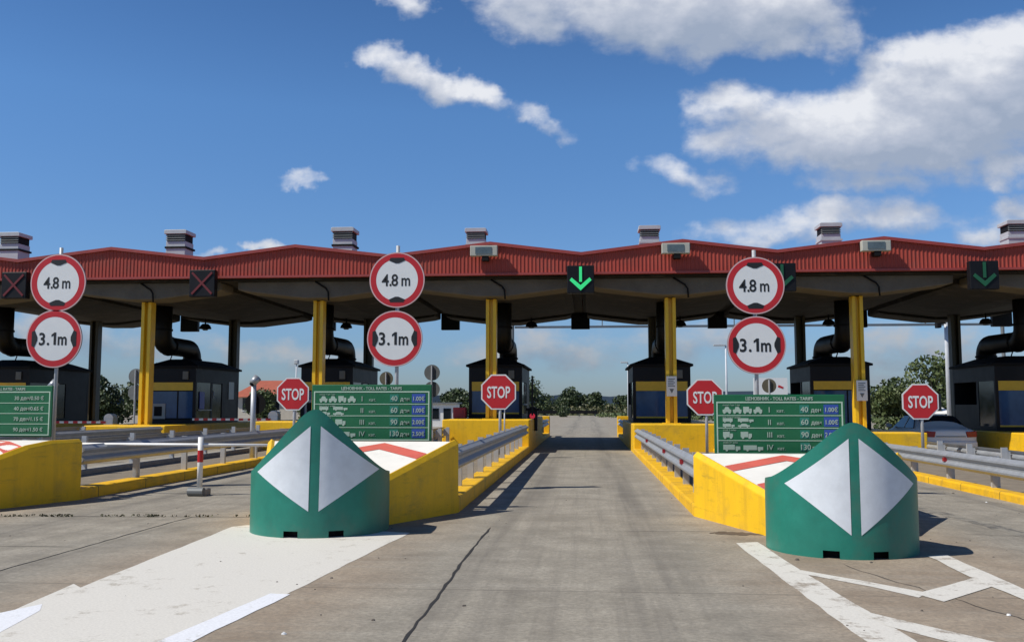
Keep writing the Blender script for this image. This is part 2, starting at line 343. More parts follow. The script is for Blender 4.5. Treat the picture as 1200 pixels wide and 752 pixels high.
class MB:
    """collects shapes in world coordinates; build() links them as one mesh object"""
    def __init__(s): s.v = []; s.f = []; s.sm = False
    def add(s, vs, fs):
        k = len(s.v); s.v += [tuple(p) for p in vs]; s.f += [tuple(i + k for i in f) for f in fs]; return s
    def box(s, x0, x1, y0, y1, z0, z1):
        return s.add([(x0, y0, z0), (x1, y0, z0), (x1, y1, z0), (x0, y1, z0), (x0, y0, z1), (x1, y0, z1), (x1, y1, z1), (x0, y1, z1)],
                     [(0, 3, 2, 1), (4, 5, 6, 7), (0, 1, 5, 4), (1, 2, 6, 5), (2, 3, 7, 6), (3, 0, 4, 7)])
    def prism(s, pts, ax, a, b):
        """pts 2-D outline; ax 'x','y','z' is the extrusion axis from a to b"""
        def mk(p, q): return {'x': (q, p[0], p[1]), 'y': (p[0], q, p[1]), 'z': (p[0], p[1], q)}[ax]
        n = len(pts); vs = [mk(p, a) for p in pts] + [mk(p, b) for p in pts]
        fs = [tuple(range(n)), tuple(range(2 * n - 1, n - 1, -1))] + [(i, i + n, (i + 1) % n + n, (i + 1) % n) for i in range(n)]
        return s.add(vs, fs)
    def tube(s, p0, p1, r0, r1=None, n=12, cap=True):
        r1 = r0 if r1 is None else r1
        p0 = Vector(p0); p1 = Vector(p1); d = (p1 - p0).normalized()
        u = d.orthogonal().normalized(); w = d.cross(u)
        vs = [p + (u * math.cos(t) + w * math.sin(t)) * r for p, r in ((p0, r0), (p1, r1)) for t in [2 * math.pi * i / n for i in range(n)]]
        fs = [(i, (i + 1) % n, (i + 1) % n + n, i + n) for i in range(n)]
        if cap: fs += [tuple(range(n))[::-1], tuple(range(n, 2 * n))]
        return s.add(vs, fs)
    def path(s, pts, r, n=16):
        """round tube along a polyline with a constant radius"""
        pts = [Vector(p) for p in pts]; rings = []; up = None
        for i, p in enumerate(pts):
            d = ((pts[min(i + 1, len(pts) - 1)] - pts[max(i - 1, 0)])).normalized()
            u = Vector((1, 0, 0)); u = (u - d * u.dot(d)).normalized(); w = d.cross(u)
            rings.append([p + (u * math.cos(t) + w * math.sin(t)) * r for t in [2 * math.pi * k / n for k in range(n)]])
        vs = [q for r_ in rings for q in r_]; fs = []
        for i in range(len(pts) - 1):
            for k in range(n): fs.append((i * n + k, i * n + (k + 1) % n, (i + 1) * n + (k + 1) % n, (i + 1) * n + k))
        fs += [tuple(range(n))[::-1], tuple(range((len(pts) - 1) * n, len(pts) * n))]
        return s.add(vs, fs)
    def disc(s, x, y, z, r, t=.01, n=40, inner=None):
        """disc in the XZ plane, front face towards -Y at y"""
        a = [2 * math.pi * i / n for i in range(n)]
        if inner is None:
            return s.prism([(x + r * math.cos(q), z + r * math.sin(q)) for q in a], 'y', y, y + t)
        vs = []
        for yy in (y, y + t):
            for rr in (r, inner): vs += [(x + rr * math.cos(q), yy, z + rr * math.sin(q)) for q in a]
        fs = []
        for i in range(n):
            j = (i + 1) % n
            fs += [(i, j, n + j, n + i), (2 * n + i, 3 * n + i, 3 * n + j, 2 * n + j), (i, 2 * n + i, 2 * n + j, j), (n + i, n + j, 3 * n + j, 3 * n + i)]
        return s.add(vs, fs)
    def build(s, name, m, parent=None, bev=0, smooth=False, org=None):
        me = bpy.data.meshes.new(name)
        o0 = ORG.get(parent.name) if parent else (Vector(org) if org else Vector((0, 0, 0)))
        if parent: ORG_name = o0
        me.from_pydata([tuple(Vector(p) - o0) for p in s.v], [], s.f); me.update()
        bm = bmesh.new(); bm.from_mesh(me); bmesh.ops.recalc_face_normals(bm, faces=bm.faces); bm.to_mesh(me); bm.free()
        me.materials.append(m)
        if smooth:
            for p in me.polygons: p.use_smooth = True
        o = bpy.data.objects.new(name, me); C.objects.link(o)
        if parent: o.parent = parent
        elif org: o.location = org
        ORG[o.name] = o0
        if bev:
            b = o.modifiers.new('bevel', 'BEVEL'); b.width = bev; b.segments = 2; b.limit_method = 'ANGLE'; b.angle_limit = R(40)
        if smooth == 'auto':
            pass
        return o

TXT = {}
def text_into(mb, s, size, x, y, z, depth=.003, align='CENTER', sx=1.0, bold=0.0, flip=False):
    """adds lettering to mb, standing in the XZ plane and read from -Y; (x,z) is the anchor on the baseline"""
    key = (s, round(size, 4), align, bold, depth)
    if key not in TXT:
        cu = bpy.data.curves.new('t', 'FONT'); cu.body = s; cu.size = size; cu.align_x = align; cu.extrude = depth / 2; cu.offset = bold; cu.resolution_u = 3
        ob = bpy.data.objects.new('t', cu); C.objects.link(ob)
        dg = bpy.context.evaluated_depsgraph_get(); me = bpy.data.meshes.new_from_object(ob.evaluated_get(dg))
        TXT[key] = ([v.co.copy() for v in me.vertices], [tuple(p.vertices) for p in me.polygons])
        bpy.data.objects.remove(ob); bpy.data.curves.remove(cu); bpy.data.meshes.remove(me)
    vs, fs = TXT[key]
    mb.add([(x + v.x * sx, y - v.z, z + v.y) for v in vs], fs)

def gz(x):                      # the plaza falls away gently to the right
    return -.035 * (min(max(x, 4), 20) - 4)

# ------------------------------------------------------------------ ground, road, far land
def sheet(name, xs, ys, dz, m, kind='structure', fn=None):
    mb = MB(); vs = []; nx = len(xs)
    for y in ys:
        for x in xs: vs.append((x, y, gz(x) + dz + (fn(x, y) if fn else 0)))
    fs = [(j * nx + i, j * nx + i + 1, (j + 1) * nx + i + 1, (j + 1) * nx + i) for j in range(len(ys) - 1) for i in range(nx - 1)]
    mb.add(vs, fs); return tag(mb.build(name, m), kind=kind)
sheet('terrain', [-4000, -300, -80, 4, 20, 80, 300, 4000], [-300, 0, 120, 400, 5000], -.06, TERR)
sheet('ground', [-70, -30, 4, 20, 70], [-14, 20, 60, 126], 0, PAVE)

def flat(name, polys, dz, m):
    mb = MB()
    for p in polys:
        k = len(p); mb.add([(x, y, gz(x) + dz) for x, y in p], [tuple(range(k))])
    return tag(mb.build(name, m), kind='structure')
def ragged(p, amp=.012, step=.25):
    out = []
    for i in range(len(p)):
        a = Vector(p[i]); b = Vector(p[(i + 1) % len(p)]); n = max(1, int((b - a).length / step))
        for k in range(n):
            q = a.lerp(b, k / n); out.append((q.x + random.uniform(-amp, amp), q.y + random.uniform(-amp, amp)))
    return out
flat('painted_gore', [ragged([(-4.23, 11.07), (-4.11, 11.24), (-2.02, 10.72), (-2.43, 5.74), (-2.66, 3.0), (-3.75, 3.0), (-4.04, 6.31), (-4.18, 7.48), (-4.03, 7.34)], .010)], .002, PAINTED)
flat('road_marking', [ragged([(-4.10, 6.41), (-3.98, 6.72), (-3.86, 6.50), (-3.75, 5.87), (-3.45, 3.0), (-3.74, 3.0), (-4.02, 5.9)], .007), ragged([(-2.44, 7.22), (-2.28, 7.20), (-2.43, 5.74), (-2.64, 3.0), (-2.86, 3.0), (-2.64, 5.74)], .007)], .0035, LINEW)
flat('road_marking', [ragged([(1.55, 10.21), (1.79, 10.30), (1.86, 8.55), (1.95, 7.2), (2.03, 5.6), (2.1, 4.0), (1.78, 4.0), (1.70, 6.07), (1.62, 8.16)], .010)], .002, LINEO)
flat('road_marking', [ragged([(1.75, 8.52), (1.77, 8.72), (2.26, 8.12), (2.61, 7.66), (2.48, 7.46), (2.26, 7.86)], .006),
    ragged([(1.90, 7.00), (1.96, 6.50), (2.45, 5.72), (3.0, 4.7), (3.08, 4.95), (2.52, 6.08)], .006)], .0035, LINEO)
flat('road_marking', [ragged([(2.51, 7.60), (2.62, 7.32), (3.30, 8.03), (3.26, 8.36)], .006)], .005, LINEO)
flat('road_marking', [ragged([(3.25, 9.45), (3.45, 9.55), (3.42, 7.8), (3.50, 6.8), (3.66, 4.2), (3.42, 4.2), (3.28, 6.8), (3.20, 8.0)], .008)], .0065, LINEO)
TYRE = worn_paint_mat('tyre_mark', (.13, .12, .10), .66, (.27, .245, .195))
flat('tyre_mark', [ragged([(4.62, 14.6), (4.80, 14.6), (5.05, 12.2), (5.12, 10.4), (4.86, 10.4), (4.82, 12.2)], .03, .12)], .002, TYRE)
flat('dirt_smear', [ragged([(1.36, 10.95), (1.50, 11.12), (1.85, 11.02), (1.98, 10.86), (1.7, 10.80)], .03, .05)], .003, mat('dark_dirt', (.10, .075, .055), .95, var=.3, scale=12))
# slab joints and cracks
def crack(pts, w, amp=.015):
    pts2 = []
    for i in range(len(pts) - 1):
        a = Vector(pts[i]); b = Vector(pts[i + 1]); n = max(2, int((b - a).length / .18))
        for k in range(n): pts2.append(a.lerp(b, k / n) + Vector((random.uniform(-amp, amp), random.uniform(-amp, amp))))
    pts2.append(Vector(pts[-1])); mb = MB(); vs = []
    for i, p in enumerate(pts2):
        d = (pts2[min(i + 1, len(pts2) - 1)] - pts2[max(0, i - 1)]).normalized(); q = Vector((-d.y, d.x)) * w * random.uniform(.5, 1.1) / 2
        if i in (0, len(pts2) - 1): q *= .2
        vs += [(p.x + q.x, p.y + q.y, gz(p.x) + .003), (p.x - q.x, p.y - q.y, gz(p.x) + .003)]
    mb.add(vs, [(2 * i, 2 * i + 1, 2 * i + 3, 2 * i + 2) for i in range(len(pts2) - 1)]); return mb
TAR = mat('joint_tar', (.022, .02, .018), .8, var=.2)
mb = MB()
for pts, w, a in (([(-1.15, 3.0), (-1.14, 5.84), (-1.14, 7.51), (-1.17, 8.95), (-1.15, 11.24)], .028, .008),
               ([(-5.2, 3.5), (-5.15, 8.03), (-5.14, 11.5), (-5.1, 12.0)], .022, .008), ([(-9.0, 11.75), (-4.3, 12.05)], .03, .02),
               ([(.3, 11.05), (1.5, 11.1)], .012, .01), ([(2.3, 8.95), (2.8, 7.2), (3.2, 5.9), (3.6, 4.9)], .010, .03),
               ([(-13, 9.2), (-5.2, 9.4)], .016, .01), ([(4.2, 11.2), (6.5, 11.2)], .015, .01)):
    c = crack(pts, w, a); mb.add(c.v, c.f)
tag(mb.build('slab_joints', TAR), kind='structure')

# ------------------------------------------------------------------ foliage helpers
def leaves(mb, c, rad, n, size, flat_=1.0, seed=None):
    rnd = random.Random(seed)
    for _ in range(n):
        while True:
            p = Vector((rnd.uniform(-1, 1), rnd.uniform(-1, 1), rnd.uniform(-1, 1)))
            if p.length < 1: break
        if rnd.random() < .6: p = p.normalized() * rnd.uniform(.72, 1.02)
        q = Vector((c[0] + p.x * rad[0], c[1] + p.y * rad[1], c[2] + p.z * rad[2]))
        a = Vector((rnd.gauss(0, 1), rnd.gauss(0, 1), rnd.gauss(0, .7))).normalized(); b = a.orthogonal().normalized()
        b = (Matrix.Rotation(rnd.uniform(0, 6.28), 3, a) @ b); d = a.cross(b)
        s = size * rnd.uniform(.5, 1.3); t = s * rnd.uniform(.45, .9)
        mb.add([q - b * s * .5, q + d * t * .5, q + b * s * .5, q - d * t * .5], [(0, 1, 2, 3)])
def tree(x, y, w, h, label, seed, m, crown0=.25, n=2600, size=.30, z0=None, lumps=13, group=None, name='tree'):
    rnd = random.Random(seed); z0 = gz(x) - .05 if z0 is None else z0
    t = thing(name, (x, y, z0), label, 'tree', group)
    tr = MB(); top = Vector((x + rnd.uniform(-.1, .1) * w, y, z0 + h * .62))
    r = .035 * h
    tr.tube((x, y, z0), top, r, r * .35, 9)
    cr = MB()
    for i in range(lumps):
        k = i / max(1, lumps - 1)
        zz = crown0 + (1 - crown0) * (.10 + .80 * rnd.random() ** .9)
        wid = math.sin(math.pi * min(1, max(.08, (zz - crown0 * .6) / (1.02 - crown0 * .6)) ** .75)) * .5
        a = rnd.uniform(0, 6.28); rr = wid * w * rnd.uniform(.15, .85)
        c = Vector((x + math.cos(a) * rr, y + math.sin(a) * rr, z0 + h * zz))
        s = rnd.uniform(.13, .26) * w
        tr.tube((x, y, z0 + h * max(.12, zz * .45)), c, r * .35, r * .06, 6)
        leaves(cr, c, (s, s, s * rnd.uniform(.6, .95)), n // lumps, size, seed=seed * 100 + i)
    tr.build('trunk', BARK, t, smooth=True); cr.build('crown', m, t)
    return t

# far hills
def hills():
    mb = MB(); n = 90; vs = []
    for i in range(n + 1):
        a = R(-62 + 124 * i / n); d = 4200
        h = 34 + 46 * max(0, math.sin(i * .105 + 2.2)) ** 1.3 + 10 * math.sin(i * .9) + 6 * math.sin(i * 2.3)
        h *= (1.25 if i < 40 else .72)
        x, y = d * math.sin(a), d * math.cos(a)
        vs += [(x, y, -5), (x * 1.0, y * 1.0, h), (x * 1.25, y * 1.25, -5)]
    fs = []
    for i in range(n):
        a, b = 3 * i, 3 * i + 3
        fs += [(a, b, b + 1, a + 1), (a + 1, b + 1, b + 2, a + 2)]
    mb.add(vs, fs); tag(mb.build('hills', HILL), kind='structure')
hills()

# ------------------------------------------------------------------ islands
# index: nose right/left x, plinth x0..x1, plinth height
ISL = {-1: dict(x0=-21.9, x1=-19.1, zt=.80), 0: dict(x0=-15.75, x1=-13.1, zt=.80), 1: dict(x0=-10.3, x1=-7.75, zt=.93),
       2: dict(x0=-4.40, x1=-1.74, zt=1.0), 3: dict(x0=1.38, x1=4.05, zt=.87), 4: dict(x0=6.72, x1=9.9, zt=.63), 5: dict(x0=12.95, x1=16.0, zt=.60)}
INAME = {-1: 'at the far left edge', 0: 'second from the left', 1: 'left of the closed swing bar', 2: 'left of the open middle lane',
         3: 'right of the open middle lane', 4: 'left of the silver car', 5: 'at the far right edge'}
KT = {5: -.05, 4: .04, 3: .15, 2: .21, 1: .17}
def wbeam(mb, x, side, y0, y1, zt, zt1=None):
    """W-profile rail, height .31, bulging towards side"""
    zt1 = zt if zt1 is None else zt1
    pr = [(0, 0), (.02, -.02), (.075, -.055), (.08, -.085), (.03, -.135), (.025, -.175), (.08, -.225), (.075, -.255), (.02, -.29), (0, -.31)]
    t = .006; k = len(pr); vs = []
    ny = max(1, int((y1 - y0) / 3.8))
    for j in range(ny + 1):
        y = y0 + (y1 - y0) * j / ny; z = zt + (zt1 - zt) * j / ny
        for (a, b) in pr: vs.append((x + side * a, y, z + b))
        for (a, b) in pr: vs.append((x + side * (a - t - .004), y, z + b))
    fs = []; m = 2 * k
    for j in range(ny):
        o, q = j * m, (j + 1) * m
        for i in range(k - 1):
            fs += [(o + i, o + i + 1, q + i + 1, q + i), (o + k + i, q + k + i, q + k + i + 1, o + k + i + 1)]
        fs += [(o, q, q + k, o + k), (o + k - 1, o + 2 * k - 1, q + 2 * k - 1, q + k - 1)]
    for o in (0, ny * m):
        for i in range(k - 1): fs.append((o + i, o + i + 1, o + k + i + 1, o + k + i))
    mb.add(vs, fs)
def guardrail(x, side, y0, y1, zt, label, step=1.65, zb=.28, poke=0.0, reflect=(), group='steel guardrails along the toll islands', wide=.09):
    t = thing('guardrail', (x, (y0 + y1) / 2, zb), label, 'guardrail', group)
    mb = MB(); wbeam(mb, x, side, y0, y1, zt)
    ys = []
    y = y0 + .12
    while y < y1 - .05: ys.append(y); y += step
    mb.build('rail', GALV, t, smooth=False)
    for y in ys:
        p = MB(); a = x - side * .14
        # C-shaped post with spacer
        p.box(a - wide / 2, a + wide / 2, y - .004, y + .004, zb, zt + poke); p.box(a - wide / 2, a - wide / 2 + .008, y, y + .07, zb, zt + poke); p.box(a + wide / 2 - .008, a + wide / 2, y, y + .07, zb, zt + poke)
        p.box(min(x - side * .012, a + side * wide / 2), max(x - side * .012, a + side * wide / 2), y, y + .07, zt - .26, zt - .04)
        p.build('post', GALVP, t)
    for y in reflect:
        r = MB(); xx = x + side * .05
        r.prism([(y - .05, zt - .19), (y + .05, zt - .19), (y + .05, zt - .12), (y - .05, zt - .12)], 'x', xx - .03, xx + .02)
        r.build('reflector', TAIL, t)
    return t

def nose(i, yb, yf, xf0, xf1, zb, zf, yflat=None):
    """wedge-shaped island head"""
    d = ISL[i]; x0, x1 = d['x0'], d['x1']
    t = thing('island_nose', ((x0 + x1) / 2, (yb + yf) / 2, 0), {1: 'yellow wedge island head at the left edge, below the half seen price board',
        2: 'yellow wedge island head behind the left green cushion, its lane side in shade',
        3: 'yellow wedge island head behind the right green cushion, its lane side sunlit'}[i], 'barrier', 'yellow wedge shaped island heads')
    prof = [(0, zb), (1, zf)] if yflat is None else [(0, zb), (.22, zb - .005), (.38, zb - .06), (1, zf)]
    def P(s, tt, dz=0, inset=0):
        """s: -1 left .. 1 right, tt 0 back .. 1 front"""
        xl = x0 + (xf0 - x0) * tt + inset; xr = x1 + (xf1 - x1) * tt - inset
        y = yb + (yf - yb) * tt
        for a, b in zip(prof[:-1], prof[1:]):
            if tt <= b[0] + 1e-6: z = a[1] + (b[1] - a[1]) * (tt - a[0]) / (b[0] - a[0]); break
        return ((xl + xr) / 2 + s * (xr - xl) / 2, y, z + dz)
    mb = MB(); T = sorted(set([k / 10 for k in range(11)] + [p[0] for p in prof])); vs = []; w = .10
    for tt in T:
        a = P(-1, tt); b = P(1, tt); ai = P(-1, tt, -.03, w); bi = P(1, tt, -.03, w); am = P(-1, tt, 0, .055); bm_ = P(1, tt, 0, .055)
        vs += [(a[0], a[1], -.3), (a[0], a[1], a[2] - .06), am, ai, bi, bm_, (b[0], b[1], b[2] - .06), (b[0], b[1], -.3)]
    fs = []; m = 8
    for j in range(len(T) - 1):
        for q in range(7): fs.append((j * m + q, j * m + q + 1, (j + 1) * m + q + 1, (j + 1) * m + q))
    fs += [tuple(range(8)), tuple(range((len(T) - 1) * m, len(T) * m))[::-1]]
    mb.add(vs, fs); body = mb.build('body', YEL, t, bev=.012)
    def surf(mbx, quads, dz):
        for qd in quads: mbx.add([P(s, tt, dz, w + .002) for s, tt in qd], [tuple(range(len(qd)))])
    wmb = MB(); 
    for j in range(len(T) - 1): surf(wmb, [[(-1, max(T[j], .015)), (1, max(T[j], .015)), (1, min(T[j + 1], .985)), (-1, min(T[j + 1], .985))]], -.026)
    wmb.build('top_panel', NOSEW, t)
    cm = MB(); th = .15
    hw = lambda tt: ((x1 - x0) / 2 - w) + ((xf1 - xf0) / 2 - (x1 - x0) / 2) * tt
    sh_ = {2: .34, 3: -.20}.get(i, 0)
    for apex in (.06, .58):
        K = 30; m_ = .36; prev = None
        for sgn in (-1, 1):
            prev = None
            for k in range(K + 1):
                xx = k / K * (hw(0) - sgn * sh_); ta = min(apex + m_ * xx, .984); tb = min(apex + m_ * xx + th, .985)
                sa = min(1, (xx + sgn * sh_) / hw(ta)); sb = min(1, (xx + sgn * sh_) / hw(tb))
                cur = ((sgn * sa, ta), (sgn * sb, tb))
                if prev and prev[0][1] < .98 and not (abs(prev[0][0]) >= 1): surf(cm, [[prev[0], cur[0], cur[1], prev[1]]], -.020)
                prev = cur
    cm.build('chevron', ROSE, t)
    # steel hook on the shaded side near the front
    hk = MB(); a = P(1, .86); hk.box(a[0] - .03, a[0] + .02, a[1] - .05, a[1] + .12, a[2] - .17, a[2] - .13)
    if i != 1: hk.build('bracket', BLACKM, t)
    return t
nose(2, 12.75, 11.1, -3.9, -2.55, .985, .50)
nose(3, 12.58, 10.75, 1.98, 3.35, .845, .47)
nose(1, 14.0, 11.6, -9.6, -8.55, .93, .42, yflat=True)
nosey = {2: 12.75, 3: 12.58, 1: 14.0, 0: 13.8, 4: 12.6, -1: 14, 5: 12.4}

DIRTI = mat('island_infill', (.20, .165, .12), .95, var=.25, scale=3, bump=.4, bscale=25, dirt=.3)
for i, d in ISL.items():
    x0, x1, zt, yn = d['x0'], d['x1'], d['zt'], nosey[i] + .003
    t = thing('toll_island', ((x0 + x1) / 2, 29, 0), 'raised yellow edged toll island ' + INAME[i], 'traffic island', 'raised toll islands')
    kt = KT.get(i, .20)
    kw = {4: .28}.get(i, .34)
    for s, xe in ((1, x1), (-1, x0)):
        kb = MB(); xa, xb = (xe - kw, xe) if s == 1 else (xe, xe + kw)
        kb.box(xa, xb, yn, 28.45, -.6, kt); kb.build('kerb', CONF if (i, s) in ((1, -1), (0, 1), (0, -1), (4, 1), (-1, 1), (5, -1)) else YELK, t, bev=.03)
        kb = MB(); kb.box(xa, xb, 37.003, 43.9, -.6, .16 + gz(x1)); kb.build('kerb', YELK, t, bev=.03)
    inf = MB(); inf.box(x0 + kw + .002, x1 - kw - .002, yn, 28.45, -.5, kt - .10); inf.build('infill', DIRTI, t)
    inf = MB(); inf.box(x0 + kw + .002, x1 - kw - .002, 37.01, 43.9, -.6, .10 + gz(x1)); inf.build('infill', DIRTI, t)
    pl = MB(); pl.box(x0, x1, 28.452, 37.0, -.5, zt); pl.build('plinth', YEL, t, bev=.03)
    if i not in (2, 3): continue
    ew = MB(); ew.box(x0, x1, 43.905, 44.2, -.5, .92); ew.build('end_wall', YEL, t, bev=.03)

# side rails : left/right lane side of every island
RTOP = {(2, 1): .85, (3, -1): .74, (4, -1): .57, (1, 1): .83, (1, -1): .77, (4, 1): .40, (5, -1): .36}
WHO = {-1: 'island at the far left edge', 0: 'island second from the left', 1: 'island left of the swing bar', 2: 'island left of the open middle lane', 3: 'island right of the open middle lane', 4: 'island left of the silver car', 5: 'island at the far right edge'}
REF = {(3, -1): (14.6, 17.9, 23), (4, -1): (14.6, 18.6, 23.5)}
for i, d in ISL.items():
    for s in (-1, 1):
        if i == -1 and s == -1: continue
        if i == 5 and s == 1: continue
        x = (d['x1'] - .10) if s == 1 else (d['x0'] + .10)
        shade = ('sunlit' if s == -1 else 'shaded')
        kt = KT.get(i, .20)
        guardrail(x, s, nosey[i] + .1, 28.35, RTOP.get((i, s), .78), 'guardrail before the booths, %s edge of the %s' % ('left' if s == -1 else 'right', WHO[i]),
                  zb=kt - .02, poke=.06 if (i, s) in ((1, -1), (4, 1)) else 0, reflect=REF.get((i, s), ()), step=1.5 if i in (2, 3) else 2.0, wide=.13 if i >= 4 else .10)
        if i in (2, 3): guardrail(x, s, 37.2, 43.7, .80, 'guardrail beyond the booth, %s edge of the %s' % ('left' if s == -1 else 'right', WHO[i]), zb=.2, step=1.6, group='guardrails beyond the booths')

# ------------------------------------------------------------------ canopy
PEAKS = [-21.0, -15.1, -9.1, -2.95, 2.93, 8.88, 14.9]
VAL = [-24.0, -18.2, -12.05, -6.1, -.15, 5.75, 11.75, 17.9]
COLX = [-20.1, -14.36, -8.62, -3.02, 2.62, 8.33, 14.1]
BCOLX = [-20.43, -14.49, -8.85, -3.24, 2.63, 8.36, 14.24]
YF = 28.6; YB = 40.2; ZB = 5.49; ZP = 6.36; ZV = 6.00
can = thing('toll_canopy', (-2.9, 34, 0), 'long toll canopy with zigzag red corrugated fascia on yellow columns', 'canopy')
for k in range(7):
    xa, xp, xb = VAL[k], PEAKS[k], VAL[k + 1]
    # corrugated fascia: trapezoid ribs
    mb = MB(); step = .115; n = int((xb - xa) / step)
    def ztop(x): return ZV + (ZP - ZV) * ((x - xa) / (xp - xa) if x < xp else (xb - x) / (xb - xp))
    prof = []
    for j in range(n):
        a = xa + (xb - xa) * j / n; w = (xb - xa) / n
        prof += [(a, 0), (a + w * .62, 0), (a + w * .70, -.016), (a + w * .92, -.016)]
    prof.append((xb, 0))
    vs = []
    for (x, dy) in prof: vs += [(x, YF + dy, ZB), (x, YF + dy, ztop(x)), (x, YF + .06, ZB), (x, YF + .06, ztop(x))]
    fs = []
    for j in range(len(prof) - 1):
        o = 4 * j; fs += [(o, o + 4, o + 5, o + 1), (o + 2, o + 3, o + 7, o + 6), (o, o + 2, o + 6, o + 4), (o + 1, o + 5, o + 7, o + 3)]
    mb.add(vs, fs); fa = mb.build('fascia', REDF, can)
    tr = MB(); tr.box(xa, xb, YF - .07, YF + .10, ZB - .07, ZB - .003)
    for (x_0, z_0, x_1, z_1) in ((xa, ztop(xa), xp, ZP), (xp, ZP, xb, ztop(xb))):
        tr.prism([(x_0, z_0 + .002), (x_1, z_1 + .002), (x_1, z_1 + .10), (x_0, z_0 + .10)], 'y', YF - .09, YF + .16)
    tr.build('trim', REDT, fa)
    rf = MB()
    for (x_0, z_0, x_1, z_1) in ((xa, ZV - .05, xp, ZP - .05), (xp, ZP - .05, xb, ZV - .05)):
        rf.prism([(x_0, z_0), (x_1, z_1), (x_1, z_1 - .06), (x_0, z_0 - .06)], 'y', YF + .163, YB)
    rf.prism([(xa, ZB - .07), (xb, ZB - .07), (xb, ZV - .12), (xp, ZP - .12), (xa, ZV - .12)], 'y', YB - .10, YB + .05)
    rf.build('roof', REDT, can)
    # hammer-head concrete shell under the roof
    c = COLX[k]
    cc = (c * .45 + BCOLX[k] * .55)
    hl = [(-2.6, 5.36), (-2.6, 5.10), (-2.35, 5.04), (-.45, 4.81), (.45, 4.81), (2.35, 5.04), (2.6, 5.10), (2.6, 5.36)]
    fr = MB(); fr.prism([(c + .1 + a, b) for a, b in hl], 'y', YF + .42, YF + 1.5); fr.build('front_beam', CONC, can, bev=.04)
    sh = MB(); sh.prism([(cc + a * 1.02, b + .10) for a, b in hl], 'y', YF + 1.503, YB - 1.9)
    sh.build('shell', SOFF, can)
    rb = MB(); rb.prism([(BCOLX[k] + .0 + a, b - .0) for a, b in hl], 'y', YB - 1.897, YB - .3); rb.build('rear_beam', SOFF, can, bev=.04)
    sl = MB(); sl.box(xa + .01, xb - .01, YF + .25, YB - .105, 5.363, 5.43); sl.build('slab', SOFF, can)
    # drain pipe where the two halves of the front beam meet
    dp = MB(); x = c + .5; dp.path([(x - .45, YF + .37, 5.34), (x - .1, YF + .35, 5.12), (x - .02, YF + .34, 5.0), (x, YF + .34, 4.72)], .028, 8); dp.build('drain_pipe', BLACKM, can, smooth=True)
    ix = ISL[k - 1]; zt = ix['zt']
    def ibeam(mb_, x, y, z0, z1, w=.33, dpt=.34, tw=.105):
        # two flanges seen from the lane with a recessed web between them
        mb_.box(x - w / 2, x - w / 2 + tw, y - dpt / 2, y + dpt / 2, z0, z1); mb_.box(x + w / 2 - tw, x + w / 2, y - dpt / 2, y + dpt / 2, z0, z1)
        mb_.box(x - w / 2 + tw + .001, x + w / 2 - tw - .001, y - .03, y + .03, z0, z1)
    cb = MB(); ibeam(cb, c, 29.7, zt + .02, 4.79); cl = cb.build('column', YELC, can, bev=.006)
    bp = MB(); bp.box(c - .27, c + .27, 29.45, 29.95, zt, zt + .018); bp.build('base_plate', YELC, cl)
    cb = MB(); ibeam(cb, BCOLX[k], 37.6, .14, 4.905, w=.36); cb.build('column', SHADEP, can, bev=.006)

# roof vents
for k, (x, y, zb) in enumerate([(-19.4, 30.2, 6.2), (-13.6, 30.2, 6.2), (-7.95, 30.2, 6.2), (-3.9, 33, 6.1), (2.22, 33, 6.1), (8.40, 33, 6.1), (14.6, 33, 6.1)]):
    z1 = 7.28 if k < 3 else 7.72
    t = thing('roof_vent', (x, y, zb), ['metal roof vent box on the canopy at the far left edge of the picture', 'metal roof vent box on the second red gable from the left', 'metal roof vent box left of the middle pair of round signs',
        'metal roof vent box right behind the peak left of the open lane', 'metal roof vent box left of the peak right of the open lane', 'metal roof vent box above the right pair of round signs', 'metal roof vent box at the right edge of the picture'][k], 'vent', 'boxy roof vents on the canopy')
    w = .33; z1 -= .04
    b = MB(); b.box(x - w, x + w, y - w, y + w, zb, z1 - .38); b.build('body', VENTG, t, bev=.01)
    b = MB(); b.box(x - w - .03, x + w + .05, y - w - .03, y + w + .03, z1 - .62, z1 - .56); b.build('flange', BLACKM if k < 3 else VENTG, t)
    b = MB()
    b.box(x - w + .02, x + w - .02, y - w + .02, y + w - .02, z1 - .378, z1 - .14)
    lv = b.build('louvre_box', BLACKM, t)
    b = MB()
    for q in range(3):
        zz = z1 - .36 + q * .075; b.prism([(y - w - .04, zz), (y - w + .018, zz + .05), (y - w + .018, zz + .06), (y - w - .04, zz + .01)], 'x', x - w, x + w)
    b.build('louvre_blades', SGREY, lv)
    b = MB(); b.prism([(x - w - .05, z1 - .138), (x + w + .05, z1 - .138), (x + w + .05, z1 - .02), (x + w, z1), (x - w, z1), (x - w - .05, z1 - .02)], 'y', y - w - .06, y + w + .06); b.build('cap', VENTG, t, bev=.01)

# flood light fixtures on the fascia
for k, x in enumerate((-3.12, 2.70, 8.58)):
    t = thing('floodlight', (x, 28.2, 6.1), ['box floodlight on the red fascia, left of the open lane', 'box floodlight on the red fascia, right of the open lane', 'box floodlight on the red fascia, above the yellow column near the silver car'][k], 'floodlight', 'box floodlights on the fascia')
    b = MB(); b.box(x - .42, x + .42, 28.26, 28.48, 5.98, 6.30); b.build('housing', FIXG, t, bev=.02)
    b = MB(); b.box(x - .26, x + .24, 28.245, 28.258, 6.04, 6.25); b.build('lens', mat('fixture_lens', (.10, .13, .14), .15, var=.3, scale=6), t)
    b = MB(); b.box(x - .06, x + .14, 28.28, 28.555, 5.84, 5.975); b.build('bracket', BLACKM, t)

